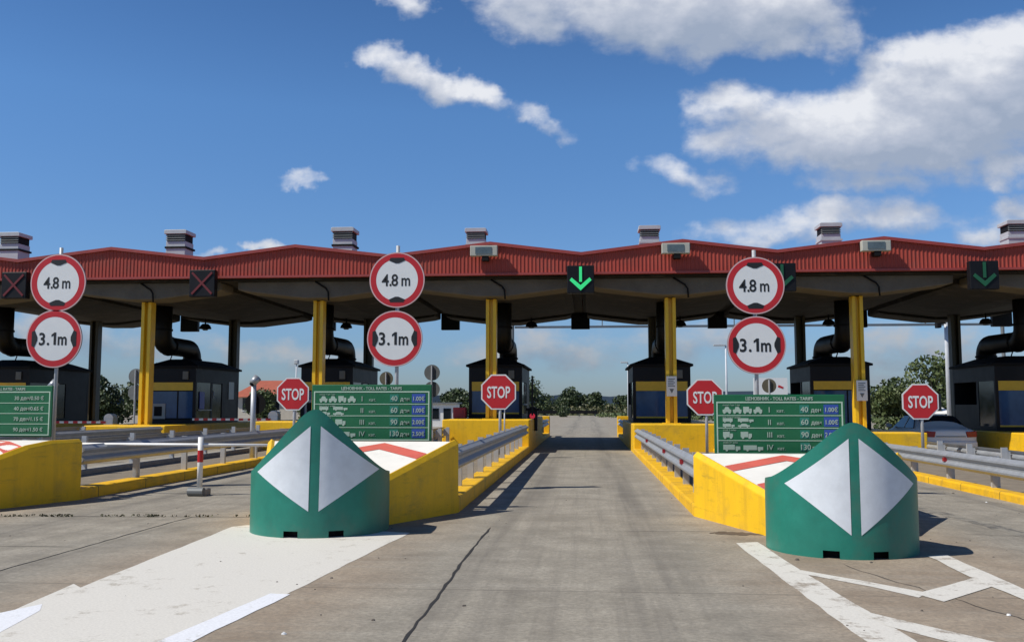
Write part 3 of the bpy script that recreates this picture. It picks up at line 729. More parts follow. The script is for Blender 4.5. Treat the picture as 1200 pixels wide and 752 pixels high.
# lane signals in front of the fascia and at the rear
def arrow(mb, x, y, z, s, down=True):
    w = .042 * s
    mb.box(x - w, x + w, y, y + .02, z - .10 * s, z + .36 * s)
    for q in (-1, 1):
        mb.prism([(x, z - .36 * s), (x, z - .20 * s), (x + q * .27 * s, z + .03 * s), (x + q * .33 * s, z - .05 * s)][::q], 'y', y - .001 * q, y + .021)
SIG = [(-18.1, 'x'), (-11.95, 'x'), (-6.1, 'x'), (-.17, 'g'), (5.8, 'd'), (11.6, 'd')]
SL = ['dim red cross lane signal at the far left, left of the left round signs', 'dim red cross lane signal on the fascia above the swing bar lane', 'dark lane signal hidden behind the middle pair of round signs',
      'lit green arrow lane signal over the open middle lane', 'dim green arrow lane signal half hidden behind the right round signs', 'dim green arrow lane signal above the silver car lane']
for k, (x, kind) in enumerate(SIG):
    t = thing('lane_signal', (x, 28.3, 5.22), SL[k], 'traffic signal', 'lane signals on the canopy front')
    z = 5.22; b = MB(); b.box(x - .41, x + .41, 28.2, 28.45, z - .42, z + .42); b.build('housing', BLACK, t, bev=.02)
    b = MB()
    if kind == 'x':
        for q in (-1, 1): b.prism([(x - q * .34, z - .31), (x - q * .30, z - .36), (x + q * .34, z + .31), (x + q * .30, z + .36)], 'y', 28.178 - .001 * q, 28.197)
        b.build('cross', RED_E, t)
    else:
        arrow(b, x, 28.176, z + .02, 1.0); b.build('arrow', GRN_E if kind == 'g' else GRN_D, t)
    b = MB(); b.box(x - .05, x + .05, 28.452, 28.54, z + .1, z + .4); b.build('bracket', BLACKM, t)
for k, x in enumerate((-17.6, -11.4, -5.9, -.26, 5.55, 11.35, 17.2)):
    t = thing('lane_signal', (x, 40.2, 5.1), ['rear lane signal box seen from behind beside the far left booth duct', 'rear lane signal box beside the second yellow column from the left', 'rear lane signal box seen from behind, right of the middle pair of round signs',
        'rear lane signal box seen from behind over the open middle lane', 'rear lane signal box seen from behind, left of the right pair of round signs', 'rear lane signal box seen from behind, right of the yellow column near the silver car', 'rear lane signal box seen from behind at the right edge'][k], 'traffic signal', 'rear lane signals seen from behind')
    b = MB(); b.box(x - .40, x + .40, 40.27, 40.5, 4.68, 5.50); b.build('housing', BLACK, t, bev=.02)
    b = MB(); b.box(x - .05, x + .05, 40.1, 40.268, 5.2, 5.5); b.box(x - .04, x + .04, 40.3, 40.4, 5.502, 5.9); b.build('bracket', BLACKM, t)
# dome lamps under the rear of the canopy
for k, x in enumerate((-15.9, -9.9, -2.23, 3.75, 9.58, 15.6)):
    t = thing('dome_lamp', (x, 38, 5.0), 'dome lamp under the rear canopy edge ' + ['beside the big duct on the left', 'left of the middle pair of round signs', 'just left of the open middle lane', 'just right of the open lane', 'right of the right pair of round signs', 'at the right edge'][k], 'lamp', 'dome lamps under the canopy')
    b = MB(); n = 20; vs = []; prof = [(.0, .20), (.12, .19), (.20, .12), (.25, .0), (.24, -.02), (.0, -.03)]
    zc = 4.62
    for (r, z) in prof: vs += [(x + r * math.cos(2 * math.pi * q / n), 38 + r * math.sin(2 * math.pi * q / n), zc + z) for q in range(n)]
    b.add(vs, [(j * n + q, j * n + (q + 1) % n, (j + 1) * n + (q + 1) % n, (j + 1) * n + q) for j in range(5) for q in range(n)]); b.build('shade', BLACKM, t, smooth=True)
    b = MB(); b.tube((x, 38, zc + .19), (x, 38, 5.4), .03); b.build('stem', BLACKM, t)
    b = MB(); b.tube((x, 38, zc - .08), (x, 38, zc - .031), .09, .13); b.build('lens', SGREY, t)

# ------------------------------------------------------------------ booths
BOO = {-1: (-21.4, -19.5, 31.5, 35.5), 0: (-15.14, -13.46, 31.5, 35.5), 1: (-9.75, -7.95, 31.5, 35.3), 2: (-3.97, -2.17, 31.5, 35.5), 3: (1.52, 3.42, 31.5, 35.3), 4: (7.3, 9.2, 31.5, 34.6), 5: (13.13, 15.1, 31.5, 35.0)}
for i, (x0, x1, y0, y1) in BOO.items():
    zt = ISL[i]['zt']
    t = thing('toll_booth', ((x0 + x1) / 2, (y0 + y1) / 2, zt), 'black toll booth on the island ' + INAME[i], 'toll booth', 'black toll booths under the canopy')
    zb, z1, z2, ze = zt + .14, 1.94, 2.22, 2.72
    fr = .10
    w = MB()
    w.box(x0, x1, y0, y1, zt, zb)                                       # base
    w.box(x0, x1, y0, y1, z2 + .0, ze)                                  # upper fascia
    for (a, b) in ((x0, x0 + fr), (x1 - fr, x1)):
        for (c, d) in ((y0, y0 + fr), (y1 - fr, y1)): w.box(a, b, c, d, zb - .001, z2 + .001)
    w.box(x0 + .004, x0 + fr, y0 + 1.35, y0 + 1.5, zb - .001, z2 + .001); w.box(x1 - fr, x1 - .004, y0 + 1.35, y0 + 1.5, zb - .001, z2 + .001)
    w.box(x0 + .006, x1 - .006, y1 - .05, y1 - .01, zb - .001, z2 + .001)
    w.box(x0 + .006, x0 + .05, y0 + 1.5, y1 - fr, zb - .001, 1.45); w.box(x1 - .05, x1 - .006, y0 + 2.4, y1 - fr, zb - .001, z2 + .001)
    w.build('wall', BLACK, t)
    rf = MB(); ov = .09; zr = 3.04; dx = (x1 - x0) * .30
    rf.add([(x0 - ov, y0 - ov, ze + .002), (x1 + ov, y0 - ov, ze + .002), (x1 + ov, y1 + ov, ze + .002), (x0 - ov, y1 + ov, ze + .002),
            (x0 - ov, y0 - ov, ze + .07), (x1 + ov, y0 - ov, ze + .07), (x1 + ov, y1 + ov, ze + .07), (x0 - ov, y1 + ov, ze + .07),
            (x0 + dx, y0 + .5, zr), (x1 - dx, y0 + .5, zr), (x1 - dx, y1 - .5, zr), (x0 + dx, y1 - .5, zr)],
           [(0, 3, 2, 1), (0, 1, 5, 4), (1, 2, 6, 5), (2, 3, 7, 6), (3, 0, 4, 7), (4, 5, 9, 8), (5, 6, 10, 9), (6, 7, 11, 10), (7, 4, 8, 11), (8, 9, 10, 11)])
    rf.build('roof', BLACKM, t)
    wn = MB(); wn.box(x0 + fr + .002, x1 - fr - .002, y0 + .035, y0 + .05, zb, z1); wo_ = wn.build('window', WGL, t)
    fm = MB(); fm.box(x0 + fr + .002, x1 - fr - .002, y0 + .015, y0 + .034, zb, zb + .05); fm.box(x0 + fr + .002, x1 - fr - .002, y0 + .015, y0 + .034, z1 - .03, z1)
    fm.build('frame', BAND if i in (3, 5, 2) else BLACKM, wo_)
    bd = MB(); bd.box(x0 + fr + .002, x1 - fr - .002, y0 + .008, y0 + .06, z1 + .002, z2 - .002); bd.build('sign_band', BAND, t)
    sw = MB(); sw.box(x0 + .02, x0 + .035, y0 + fr, y0 + 1.349, zb, z2); sw.build('window', DGL, t)
    sw = MB(); sw.box(x1 - .035, x1 - .02, y0 + fr, y0 + 1.349, zb, z2); sw.build('window', DGL, t)
    dr = MB(); dr.box(x1 - .045, x1 - .03, y0 + 1.502, y0 + 2.398, zb, z2 - .02); do = dr.build('door', DGL, t)
    dh = MB(); dh.box(x1 - .03, x1 + .02, y0 + 1.58, y0 + 1.61, zb + .75, zb + 1.0); dh.build('handle', GALVP, do)
    ml = MB(); xm = x0 + (x1 - x0) * .62; ml.box(xm - .02, xm + .02, y0 + .018, y0 + .0335, zb + .052, z1 - .032); ml.build('mullion', BLACKM, wo_)
    sl_ = MB(); sl_.box(x1 + .001, x1 + .10, y0 + .25, y0 + 1.2, zb + .30, zb + .34); sl_.build('counter', GALVP, t)
    lp = MB(); lx = x1 - .36 if i != 4 else x1 - .4
    lp.box(lx - .1, lx + .1, y0 - .05, y0 - .002, 2.32, 2.60); lp.build('lamp', mat('booth_lamp', (.12, .115, .10), .4), t, bev=.01)
    if i in (0, 1):
        cr = MB(); cr.box(x0 + .15, x0 + .62, y0 + .0, y0 + .033, zb + .02, zb + .55); mo = cr.build('monitor', mat('monitor_grey', (.30, .30, .29), .5), t, bev=.02)
        cr = MB(); cr.box(x0 + .22, x0 + .50, y0 - .006, y0 - .001, zb + .12, zb + .45); cr.build('screen', BLACKM, mo)
    if i == 0:
        cr = MB(); cr.box(x1 + .001, x1 + .014, y0 + .35, y0 + .75, 1.3, 1.9); cr.build('poster', mat('blue_poster', (.04, .07, .45), .4), t)
        cr = MB(); cr.box(x1 + .001, x1 + .014, y0 + 3.0, y0 + 3.5, 1.65, 2.3); cr.build('notice', WSIGN, t)
# ducts from the canopy down to each booth roof
for i, (x0, x1, y0, y1) in BOO.items():
    xd = {-1: -20.9, 0: -15.0, 1: -9.15, 2: -2.9, 3: 2.7, 4: 8.62, 5: 14.4}[i]
    x2 = {-1: -20.6, 0: -15.0, 1: -9.0, 2: -3.05, 3: 2.5, 4: 8.5, 5: 14.2}[i]
    if i in (2, 3): x2 = xd
    t = thing('ventilation_duct', (xd, 32, 3), 'black duct bending down to the booth on the island ' + INAME[i], 'duct', 'black ventilation ducts over the booths')
    pts = [(xd, 32.1, 4.95), (xd, 32.1, 4.0)]
    for q in range(1, 7):
        a = q / 6 * math.pi / 2; pts.append((xd, 32.1 + .45 * (1 - math.cos(a)), 4.0 - .45 * math.sin(a)))
    ye = 34.3; pts.append((xd * .5 + x2 * .5, 33.3, 3.55))
    for q in range(0, 7):
        a = q / 6 * math.pi / 2; pts.append((x2, ye + .4 * math.sin(a), 3.15 + .4 * math.cos(a)))
    pts.append((x2, ye + .4, 2.95))
    b = MB(); b.path(pts, .33, 18); b.build('pipe', DUCTM, t, smooth=True)
    b = MB(); b.tube((xd, 32.1, 4.05), (xd, 32.1, 4.12), .36, n=18); b.tube((x2, ye + .4, 3.12), (x2, ye + .4, 3.18), .36, n=18); b.tube((xd, 32.62, 3.55), (xd, 32.68, 3.55), .36, n=18); b.build('flange', BLACKM, t, smooth=False)
    b = MB(); b.tube((xd - .1, 33.0, 3.02), (xd, 33.0, 3.3), .02, n=6); b.build('brace', BLACKM, t)

# ------------------------------------------------------------------ crash cushions
def cushion(cx_, cy_, Rr, hs, hp, label, rot=0.0, ex=1.1):
    t = thing('crash_cushion', (cx_, cy_, 0), label, 'crash cushion', 'green crash cushions in front of the islands')
    def htop(x):
        u = min(1, abs(x) / Rr); u2 = math.sqrt(u * u + .03) - .075
        return hs + (hp - hs) * max(0, 1 - u2) ** ex
    NA = 120; notch = []
    angs = [2 * math.pi * k / NA for k in range(NA)]          # 0 = front (-Y)
    def pt(a, z, r=Rr): return (cx_ + r * math.sin(a + rot), cy_ - r * math.cos(a + rot), z)
    def zl(x, y):
        yf_ = -math.sqrt(max(0, Rr * Rr - x * x)); return max(hs - .12, htop(x) - .42 * (y - yf_)) - .0
    def hx(a): return zl(Rr * math.sin(a), -Rr * math.cos(a))
    rows = [0, .035, .075]; vs = []; fs = []
    NR = 14
    for a in angs:
        h = hx(a)
        for z in rows: vs.append(pt(a, z))
        for q in range(1, NR + 1): vs.append(pt(a, .075 + (h - .075) * q / NR))
    m = len(rows) + NR
    def isn(k):
        a = (k + .5) / NA * 360
        for c in (18, 342, 162, 198):
            if abs((a - c + 180) % 360 - 180) < 5.0: return True
        return False
    for k in range(NA):
        j = (k + 1) % NA
        for q in range(m - 1):
            if q <= 1 and isn(k): continue
            fs.append((k * m + q, j * m + q, j * m + q + 1, k * m + q + 1))
    mb = MB(); mb.add(vs, fs)
    # lid: strips across following the ridge
    NX = 40; lid = []; NYL = 8
    for ix in range(NX + 1):
        x = -Rr + 2 * Rr * ix / NX; hw = math.sqrt(max(0, Rr * Rr - x * x))
        for iy in range(NYL + 1):
            y = -hw + 2 * hw * iy / NYL
            c_, s_ = math.cos(rot), math.sin(rot)
            lid.append((cx_ + x * c_ - y * s_, cy_ + x * s_ + y * c_, zl(x, y) - .001))
    lf = []
    for ix in range(NX):
        for iy in range(NYL): q_ = NYL + 1; lf.append((ix * q_ + iy, (ix + 1) * q_ + iy, (ix + 1) * q_ + iy + 1, ix * q_ + iy + 1))
    mb.add(lid, lf); mb.build('shell', GREENC, t, smooth=False)
    o = [c for c in C.objects if c.name.startswith('shell') and c.parent == t][0]
    for p in o.data.polygons: p.use_smooth = abs(p.normal.z) < .3
    ib = MB(); ib.tube((cx_, cy_, 0), (cx_, cy_, .2), Rr - .10, n=40); ib.build('inner_base', BLACKM, t)
    # white reflective triangles
    def tri(A, B, Cc):
        K = 16; vs = []; fs = []; idx = {}
        for p in range(K + 1):
            for q in range(K + 1 - p):
                u, v = p / K, q / K; x = A[0] + (B[0] - A[0]) * u + (Cc[0] - A[0]) * v; z = A[1] + (B[1] - A[1]) * u + (Cc[1] - A[1]) * v
                idx[p, q] = len(vs); vs.append(pt(math.asin(max(-1, min(1, x / Rr))), z, Rr + .004))
        for p in range(K):
            for q in range(K - p):
                fs.append((idx[p, q], idx[p + 1, q], idx[p, q + 1]))
                if p + q < K - 1: fs.append((idx[p + 1, q], idx[p + 1, q + 1], idx[p, q + 1]))
        b = MB(); b.add(vs, fs); o = b.build('reflective_triangle', REFL, t, smooth=True)
    return t, tri, htop
t, tri, hh = cushion(-3.13, 10.97, .80, .64, 1.50, 'green crash cushion with white triangles standing on the cream painted ground', rot=.18, ex=1.22)
g = .045
tri((-g, 1.215), (-.66, .70), (-g - .01, .29)); tri((g + .02, 1.215), (.69, .72), (g + .01, .29))
t, tri, hh = cushion(2.56, 9.93, .735, .67, 1.355, 'green crash cushion with white triangles on bare paving right of the open lane', rot=-.06, ex=1.08)
tri((-g, 1.13), (-.60, .68), (-g + .0, .225)); tri((g + .0, 1.13), (.61, .69), (g + .0, .225))

# ------------------------------------------------------------------ round signs
def hourglass(mb, x, y, z, d, horiz):
    for sg in (-1, 1):
        out = [(w * d, sg * r * d) for w, r in ((-.29, .70), (-.24, .80), (.24, .80), (.29, .70), (.06, .60), (-.06, .60))]
        mb.prism([(x + b, z + a) if horiz else (x + a, z + b) for a, b in out], 'y', y, y + .003)
def round_pair(x, y, z1, z2, zpost, label, yaw=0, d=.475):
    t = thing('sign_pair', (x, y, 0), label, 'road sign', 'pairs of round limit signs')
    pm = MB(); pm.tube((x, y + .06, zpost), (x, y + .06, z1 + d + .12), .032, n=12); pm.build('post', GALVP, t, smooth=True)
    for z, s in ((z1, '4.8 m'), (z2, '3.1m')):
        dx = .03 if z == z2 and x < 0 else 0
        b = MB(); b.disc(x - dx, y, z, d, .02, 56); pl = b.build('sign_plate', SGREY, t)
        if s == '4.8 m': pl['label'] = 'upper round sign reading 4.8 m'
        else: pl['label'] = 'lower round sign reading 3.1m'
        b = MB(); b.disc(x - dx, y - .004, z, d * .995, .003, 56, inner=d * .955); b.build('edge_band', mat('pale_pink_edge', (.62, .42, .42), .5), pl)
        b = MB(); b.disc(x - dx, y - .005, z, d * .955, .003, 56, inner=d * .755); b.build('red_ring', RSIGN, pl)
        b = MB(); b.disc(x - dx, y - .004, z, d * .756, .003, 56); b.build('white_face', WSIGN, pl)
        k = MB(); hourglass(k, x - dx, y - .0085, z, d, horiz=(s == '3.1m'))
        if s == '4.8 m':
            S = .285
            for ch, ox in (('4', -.200), ('.', -.112), ('8', -.040), ('m', .150)): text_into(k, ch, S, x - dx + ox, y - .006, z - .10, .003, sx=.86 if ch != 'm' else .76, bold=.004)
        else:
            S = .30
            for ch, ox in (('3', -.215), ('.', -.105), ('m', .150)): text_into(k, ch, S, x - dx + ox, y - .006, z - .105, .003, sx=.9 if ch != 'm' else .78, bold=.006)
            xo = x - dx - .005; zo = z - .105
            k.prism([(xo, zo), (xo + .042, zo), (xo + .042, zo + .215), (xo + .008, zo + .215), (xo - .042, zo + .175), (xo - .042, zo + .14), (xo, zo + .165)], 'y', y - .0075, y - .0045)
        k.build('lettering', KSIGN, pl)
round_pair(-3.20, 15.6, 3.555, 2.56, .1, 'two stacked red rimmed round signs above the price board left of the open lane', d=.475)
round_pair(2.77, 15.6, 3.40, 2.42, .1, 'two stacked red rimmed round signs above the price board right of the open lane', d=.475)
round_pair(-9.20, 15.6, 3.57, 2.59, .1, 'two stacked red rimmed round signs at the left edge of the picture', d=.505)

# ------------------------------------------------------------------ stop signs
STO = [(-8.12, 25.5, 1.745, .45), (-2.40, 25.5, 1.795, .475), (3.14, 25.5, 1.65, .48), (8.72, 25.5, 1.53, .465)]
STL = ['above the left green cushion', 'before the booth left of the open lane', 'partly covered by the right price board', 'in front of the silver car']
for k, (x, y, z, r) in enumerate(STO):
    t = thing('stop_sign', (x, y, 0), 'red stop sign on a grey post, ' + STL[k], 'stop sign', 'red stop signs on the islands')
    oct_ = lambda rr: [(x + rr / math.cos(R(22.5)) * math.cos(R(22.5 + 45 * q)), z + rr / math.cos(R(22.5)) * math.sin(R(22.5 + 45 * q))) for q in range(8)]
    b = MB(); b.prism(oct_(r), 'y', y, y + .018); pl = b.build('plate', WSIGN, t)
    b = MB(); b.prism(oct_(r * .925), 'y', y - .004, y - .001); b.build('red_face', RSIGN, pl)
    b = MB(); text_into(b, 'STOP', .44, x, y - .008, z - .158, .004, sx=.60, bold=.008); b.build('lettering', WSIGN, pl)
    b = MB(); b.tube((x + .04, y + .05, .1), (x + .04, y + .05, z + r * .8), .04, n=12); b.tube((x + .16, y + .05, .1), (x + .16, y + .05, z - r * .6), .02, n=8) if k == 1 else None; b.build('post', GALVP, t, smooth=True)

# ------------------------------------------------------------------ price boards
def truckicon(mb, x, y, z, w, h, kind):
    if kind == 0:   # motorcycle / car silhouettes
        mb.box(x, x + w, y, y + .003, z + h * .25, z + h * .62); mb.prism([(x + w * .2, z + h * .62), (x + w * .32, z + h * .98), (x + w * .68, z + h * .98), (x + w * .85, z + h * .62)], 'y', y, y + .003)
    elif kind == 1:
        mb.box(x, x + w * .68, y, y + .003, z + h * .25, z + h); mb.box(x + w * .72, x + w, y, y + .003, z + h * .25, z + h * .75)
    else:
        mb.box(x, x + w, y, y + .003, z + h * .25, z + h)
    for q in (.2, .8): mb.disc(x + w * q, y - .001, z + h * .2, h * .18, .004, 10)
def board(x0, x1, y, z0, z1, label, kind=0):
    t = thing('price_board', ((x0 + x1) / 2, y, 0), label, 'sign board', 'green toll price boards')
    W = x1 - x0; H = z1 - z0
    b = MB(); b.box(x0, x1, y, y + .04, z0, z1); b.build('panel', GREENB, t, bev=.01)
    b = MB()
    for q in (.12, .88): b = MB(); b.box(x0 + W * q - .03, x0 + W * q + .03, y + .042, y + .10, .1, z1 - .05); b.build('leg', GALVP, t)
    yy = y - .004; hd = .115 * H; fw = .022 * H; m_ = .018 * W
    fx0, fx1, fz0, fz1 = x0 + m_, x1 - m_, z0 + .03 * H, z1 - hd
    b = MB(); b.box(fx0, fx1, yy, yy + .003, fz1 - fw, fz1); b.box(fx0, fx1, yy, yy + .003, fz0, fz0 + fw); b.box(fx0, fx0 + fw, yy, yy + .003, fz0 + fw, fz1 - fw); b.box(fx1 - fw, fx1, yy, yy + .003, fz0 + fw, fz1 - fw)
    rh = (fz1 - fz0 - 2 * fw) / 4
    for r in (1, 2, 3): b.box(fx0 + fw, fx1 - fw, yy, yy + .003, fz0 + fw + r * rh - .006 * H, fz0 + fw + r * rh + .006 * H)
    b.build('border', PALEG, t)
    k = MB(); text_into(k, 'ЦЕНОВНИК - TOLL RATES - TARIFS', hd * .62, x0 + W * .5, yy, z1 - hd * .78, .003, bold=.0015, sx=.95)
    px = lambda f: fx0 + (fx1 - fx0) * f
    T = MB(); Bm = MB()
    for r in range(4):
        zr = fz1 - fw - (r + 1) * rh
        if kind == 0:
            text_into(k, ['motor / car / van', 'bus / car + trailer', 'truck 2 axles', 'truck 3+ axles'][r], rh * .20, px(.05), yy, zr + rh * .78, .003, 'LEFT')
            if r == 0:
                for q in range(4): truckicon(k, px(.05 + .082 * q), yy, zr + rh * .12, W * .066, rh * .58, [0, 0, 1, 0][q])
            elif r == 1:
                truckicon(k, px(.05), yy, zr + rh * .42, W * .075, rh * .36, 2); truckicon(k, px(.17), yy, zr + rh * .42, W * .12, rh * .36, 1)
                truckicon(k, px(.05), yy, zr + rh * .02, W * .09, rh * .33, 1); truckicon(k, px(.17), yy, zr + rh * .02, W * .09, rh * .33, 0)
            elif r == 2:
                truckicon(k, px(.05), yy, zr + rh * .12, W * .075, rh * .58, 1); truckicon(k, px(.19), yy, zr + rh * .12, W * .085, rh * .58, 1)
            else:
                truckicon(k, px(.05), yy, zr + rh * .12, W * .13, rh * .55, 1); truckicon(k, px(.21), yy, zr + rh * .12, W * .15, rh * .5, 1)
            g_ = MB()
            text_into(k, ['I', 'II', 'III', 'IV'][r], rh * .62, px(.42), yy, zr + rh * .25, .003)
            text_into(k, 'кат.', rh * .36, px(.51), yy, zr + rh * .25, .003)
            T.box(px(.66), px(.735), yy, yy + .003, zr + rh * .18, zr + rh * .84); Bm.box(px(.85), px(.965), yy, yy + .003, zr + rh * .12, zr + rh * .88)
            text_into(k, ['40', '60', '90', '130'][r], rh * .60, px(.6975), yy - .004, zr + rh * .28, .003, bold=.001)
            text_into(k, 'ден', rh * .46, px(.79), yy, zr + rh * .28, .003, bold=.001)
            text_into(k, ['1.00€', '1.00€', '2.00€', '2.50€'][r], rh * .50, px(.9075), yy - .004, zr + rh * .30, .003, bold=.001, sx=.9)
        else:
            text_into(k, ['30 ден/0.50 €', '40 ден/0.65 €', '70 ден/1.15 €', '90 ден/1.50 €'][r], rh * .50, px(.94), yy, zr + rh * .30, .003, 'RIGHT', bold=.001)
            text_into(k, ['I', 'II', 'III', 'IV'][r], rh * .58, px(.12), yy, zr + rh * .28, .003)
            truckicon(k, px(.25), yy, zr + rh * .14, W * .09, rh * .6, r % 3)
    k.build('lettering', mat('board_white', (.36, .46, .38), .5, var=.04), t)
    if T.v: T.build('teal_cells', TEAL, t); Bm.build('blue_cells', BLUEC, t)
board(-3.865, -2.16, 13.0, .93, 1.73, 'green price board with white vehicle icons behind the left green cushion')
board(1.70, 3.42, 12.85, .765, 1.585, 'green price board behind the right green cushion, covering part of a stop sign')
board(-10.15, -8.39, 14.2, .945, 1.75, 'green price board cut off by the left edge of the picture', 1)

# ------------------------------------------------------------------ swing bar, small posts, boom barriers
t = thing('swing_bar', (-6.22, 14.85, 0), 'white swing bar closing a lane, held by a red and white post', 'barrier')
b = MB(); b.tube((-8.35, 14.85, .81), (-4.5, 14.85, .80), .024, n=10); b.build('bar', WHITE, t, smooth=True)
b = MB(); b.tube((-6.22, 14.82, .1), (-6.22, 14.82, .93), .043, n=14); po = b.build('post', WHITE, t, smooth=True)
b = MB(); b.tube((-6.22, 14.82, .53), (-6.22, 14.82, .72), .0455, n=14, cap=False); b.build('red_band', RSIGN, po, smooth=True)
b = MB(); b.box(-6.36, -6.08, 14.72, 14.95, .0, .11); b.build('foot', CONF, t, bev=.015)
b = MB(); b.tube((-6.35, 14.70, .07), (-6.1, 14.70, .07), .07, n=12); b.build('wheel', SGREY, t)

def lamp_bollard(x, y, h, label):
    t = thing('bollard_lamp', (x, y, .2), label, 'post lamp', 'slim post lamps beside the lanes')
    b = MB(); b.tube((x, y, .2), (x, y, h - .12), .062, n=14); b.build('post', GALVP, t, smooth=True)
    b = MB(); b.tube((x - .02, y - .06, h - .13), (x + .09, y + .02, h + .02), .085, .10, n=14); b.build('head', MIRR, t, smooth=True)
    b = MB(); b.tube((x - .045, y - .08, h - .16), (x - .021, y - .061, h - .131), .05, n=12); b.build('lens', BLACKM, t)
lamp_bollard(-7.93, 21.9, 2.08, 'slim grey post with round lamp head just left of the leftmost stop sign')
lamp_bollard(-13.25, 22.4, 2.0, 'slim grey post with round lamp head beside the half seen price board')

def boom(xp, y, z, L_, side, label, up=False):
    t = thing('boom_barrier', (xp, y, .2), label, 'barrier', 'striped boom barriers beside the booths')
    b = MB(); b.box(xp - .16, xp + .16, y - .17, y + .17, .6, z + .12)
    n = 12; b.prism([(xp + .17 * math.cos(math.pi * q / n), z + .12 + .17 * math.sin(math.pi * q / n)) for q in range(n + 1)], 'y', y - .16, y + .16)
    b.build('housing', WHITE if not up else BLACK, t, bev=.01)
    am = t
    if not up:
        segs = 9
        ba = None
        wmb = MB(); wmb.box(min(xp + side * .1, xp + side * L_), max(xp + side * .1, xp + side * L_), y - .215, y - .18, z - .035, z + .035); ba = wmb.build('arm', WHITE, t)
        r = MB()
        for q in range(segs):
            a = xp + side * (L_ * (q + .25) / segs); c = xp + side * (L_ * (q + .75) / segs); r.box(min(a, c), max(a, c), y - .219, y - .176, z - .038, z + .038)
        r.build('red_stripes', RSIGN, ba)
    else:
        wmb = MB(); wmb.box(xp - .03, xp + .03, y - .215, y - .18, z, z + 1.3); ba = wmb.build('arm', BLACK, t)
        r = MB(); r.disc(xp, y - .19, z - .02, .09, .02, 20); r.build('red_lamp', mat('red_signal', (.5, .02, .03), .3, emit=(1, .05, .1, .35)), t)
        r = MB(); r.box(xp - .22, xp + .22, y - .18, y + .18, z + .15, z + .24); r.build('top_plate', BLACKM, t)
boom(-16.15, 30.9, .86, 2.9, -1, 'closed red and white boom with a white domed housing at the left island')
boom(-10.45, 30.9, .96, 2.75, -1, 'closed red and white boom between two booths, left of the leftmost stop sign')
boom(-1.80, 31.2, 1.10, 3, 1, 'black raised boom with red lamp beside the booth left of the open lane', up=True)
t = thing('red_cabinet', (-4.1, 32.0, .9), 'small red cabinet beside the booth left of the open lane', 'cabinet')
b = MB(); b.box(-4.42, -4.0, 30.9, 31.25, 1.0, 1.36); b.build('body', mat('cabinet_red', (.42, .02, .03), .4), t, bev=.02)
b = MB(); b.box(-4.33, -4.09, 30.885, 30.898, 1.08, 1.28); b.build('door', mat('cabinet_red', (.42, .02, .03), .4), t)

# white notices on the two columns right of the open lane
for (x, zc, lab) in ((2.62, 2.02, 'white printed notice on the yellow column right of the open lane'), (8.37, 1.88, 'white printed notice on the yellow column near the silver car')):
    t = thing('notice', (x, 29.48, zc), lab, 'notice', 'white notices on yellow columns')
    b = MB(); b.box(x - .16, x + .16, 29.485, 29.51, zc - .31, zc + .31); b.build('sheet', WSIGN, t)
    b = MB()
    for q in range(5): b.box(x - .11, x + .10 - .04 * (q % 2), 29.480, 29.483, zc + .21 - q * .055, zc + .235 - q * .055)
    b.prism([(x - .07, zc - .08), (x + .07, zc - .08), (x, zc - .22)], 'y', 29.480, 29.483)
    b.build('print', SGREY, t)

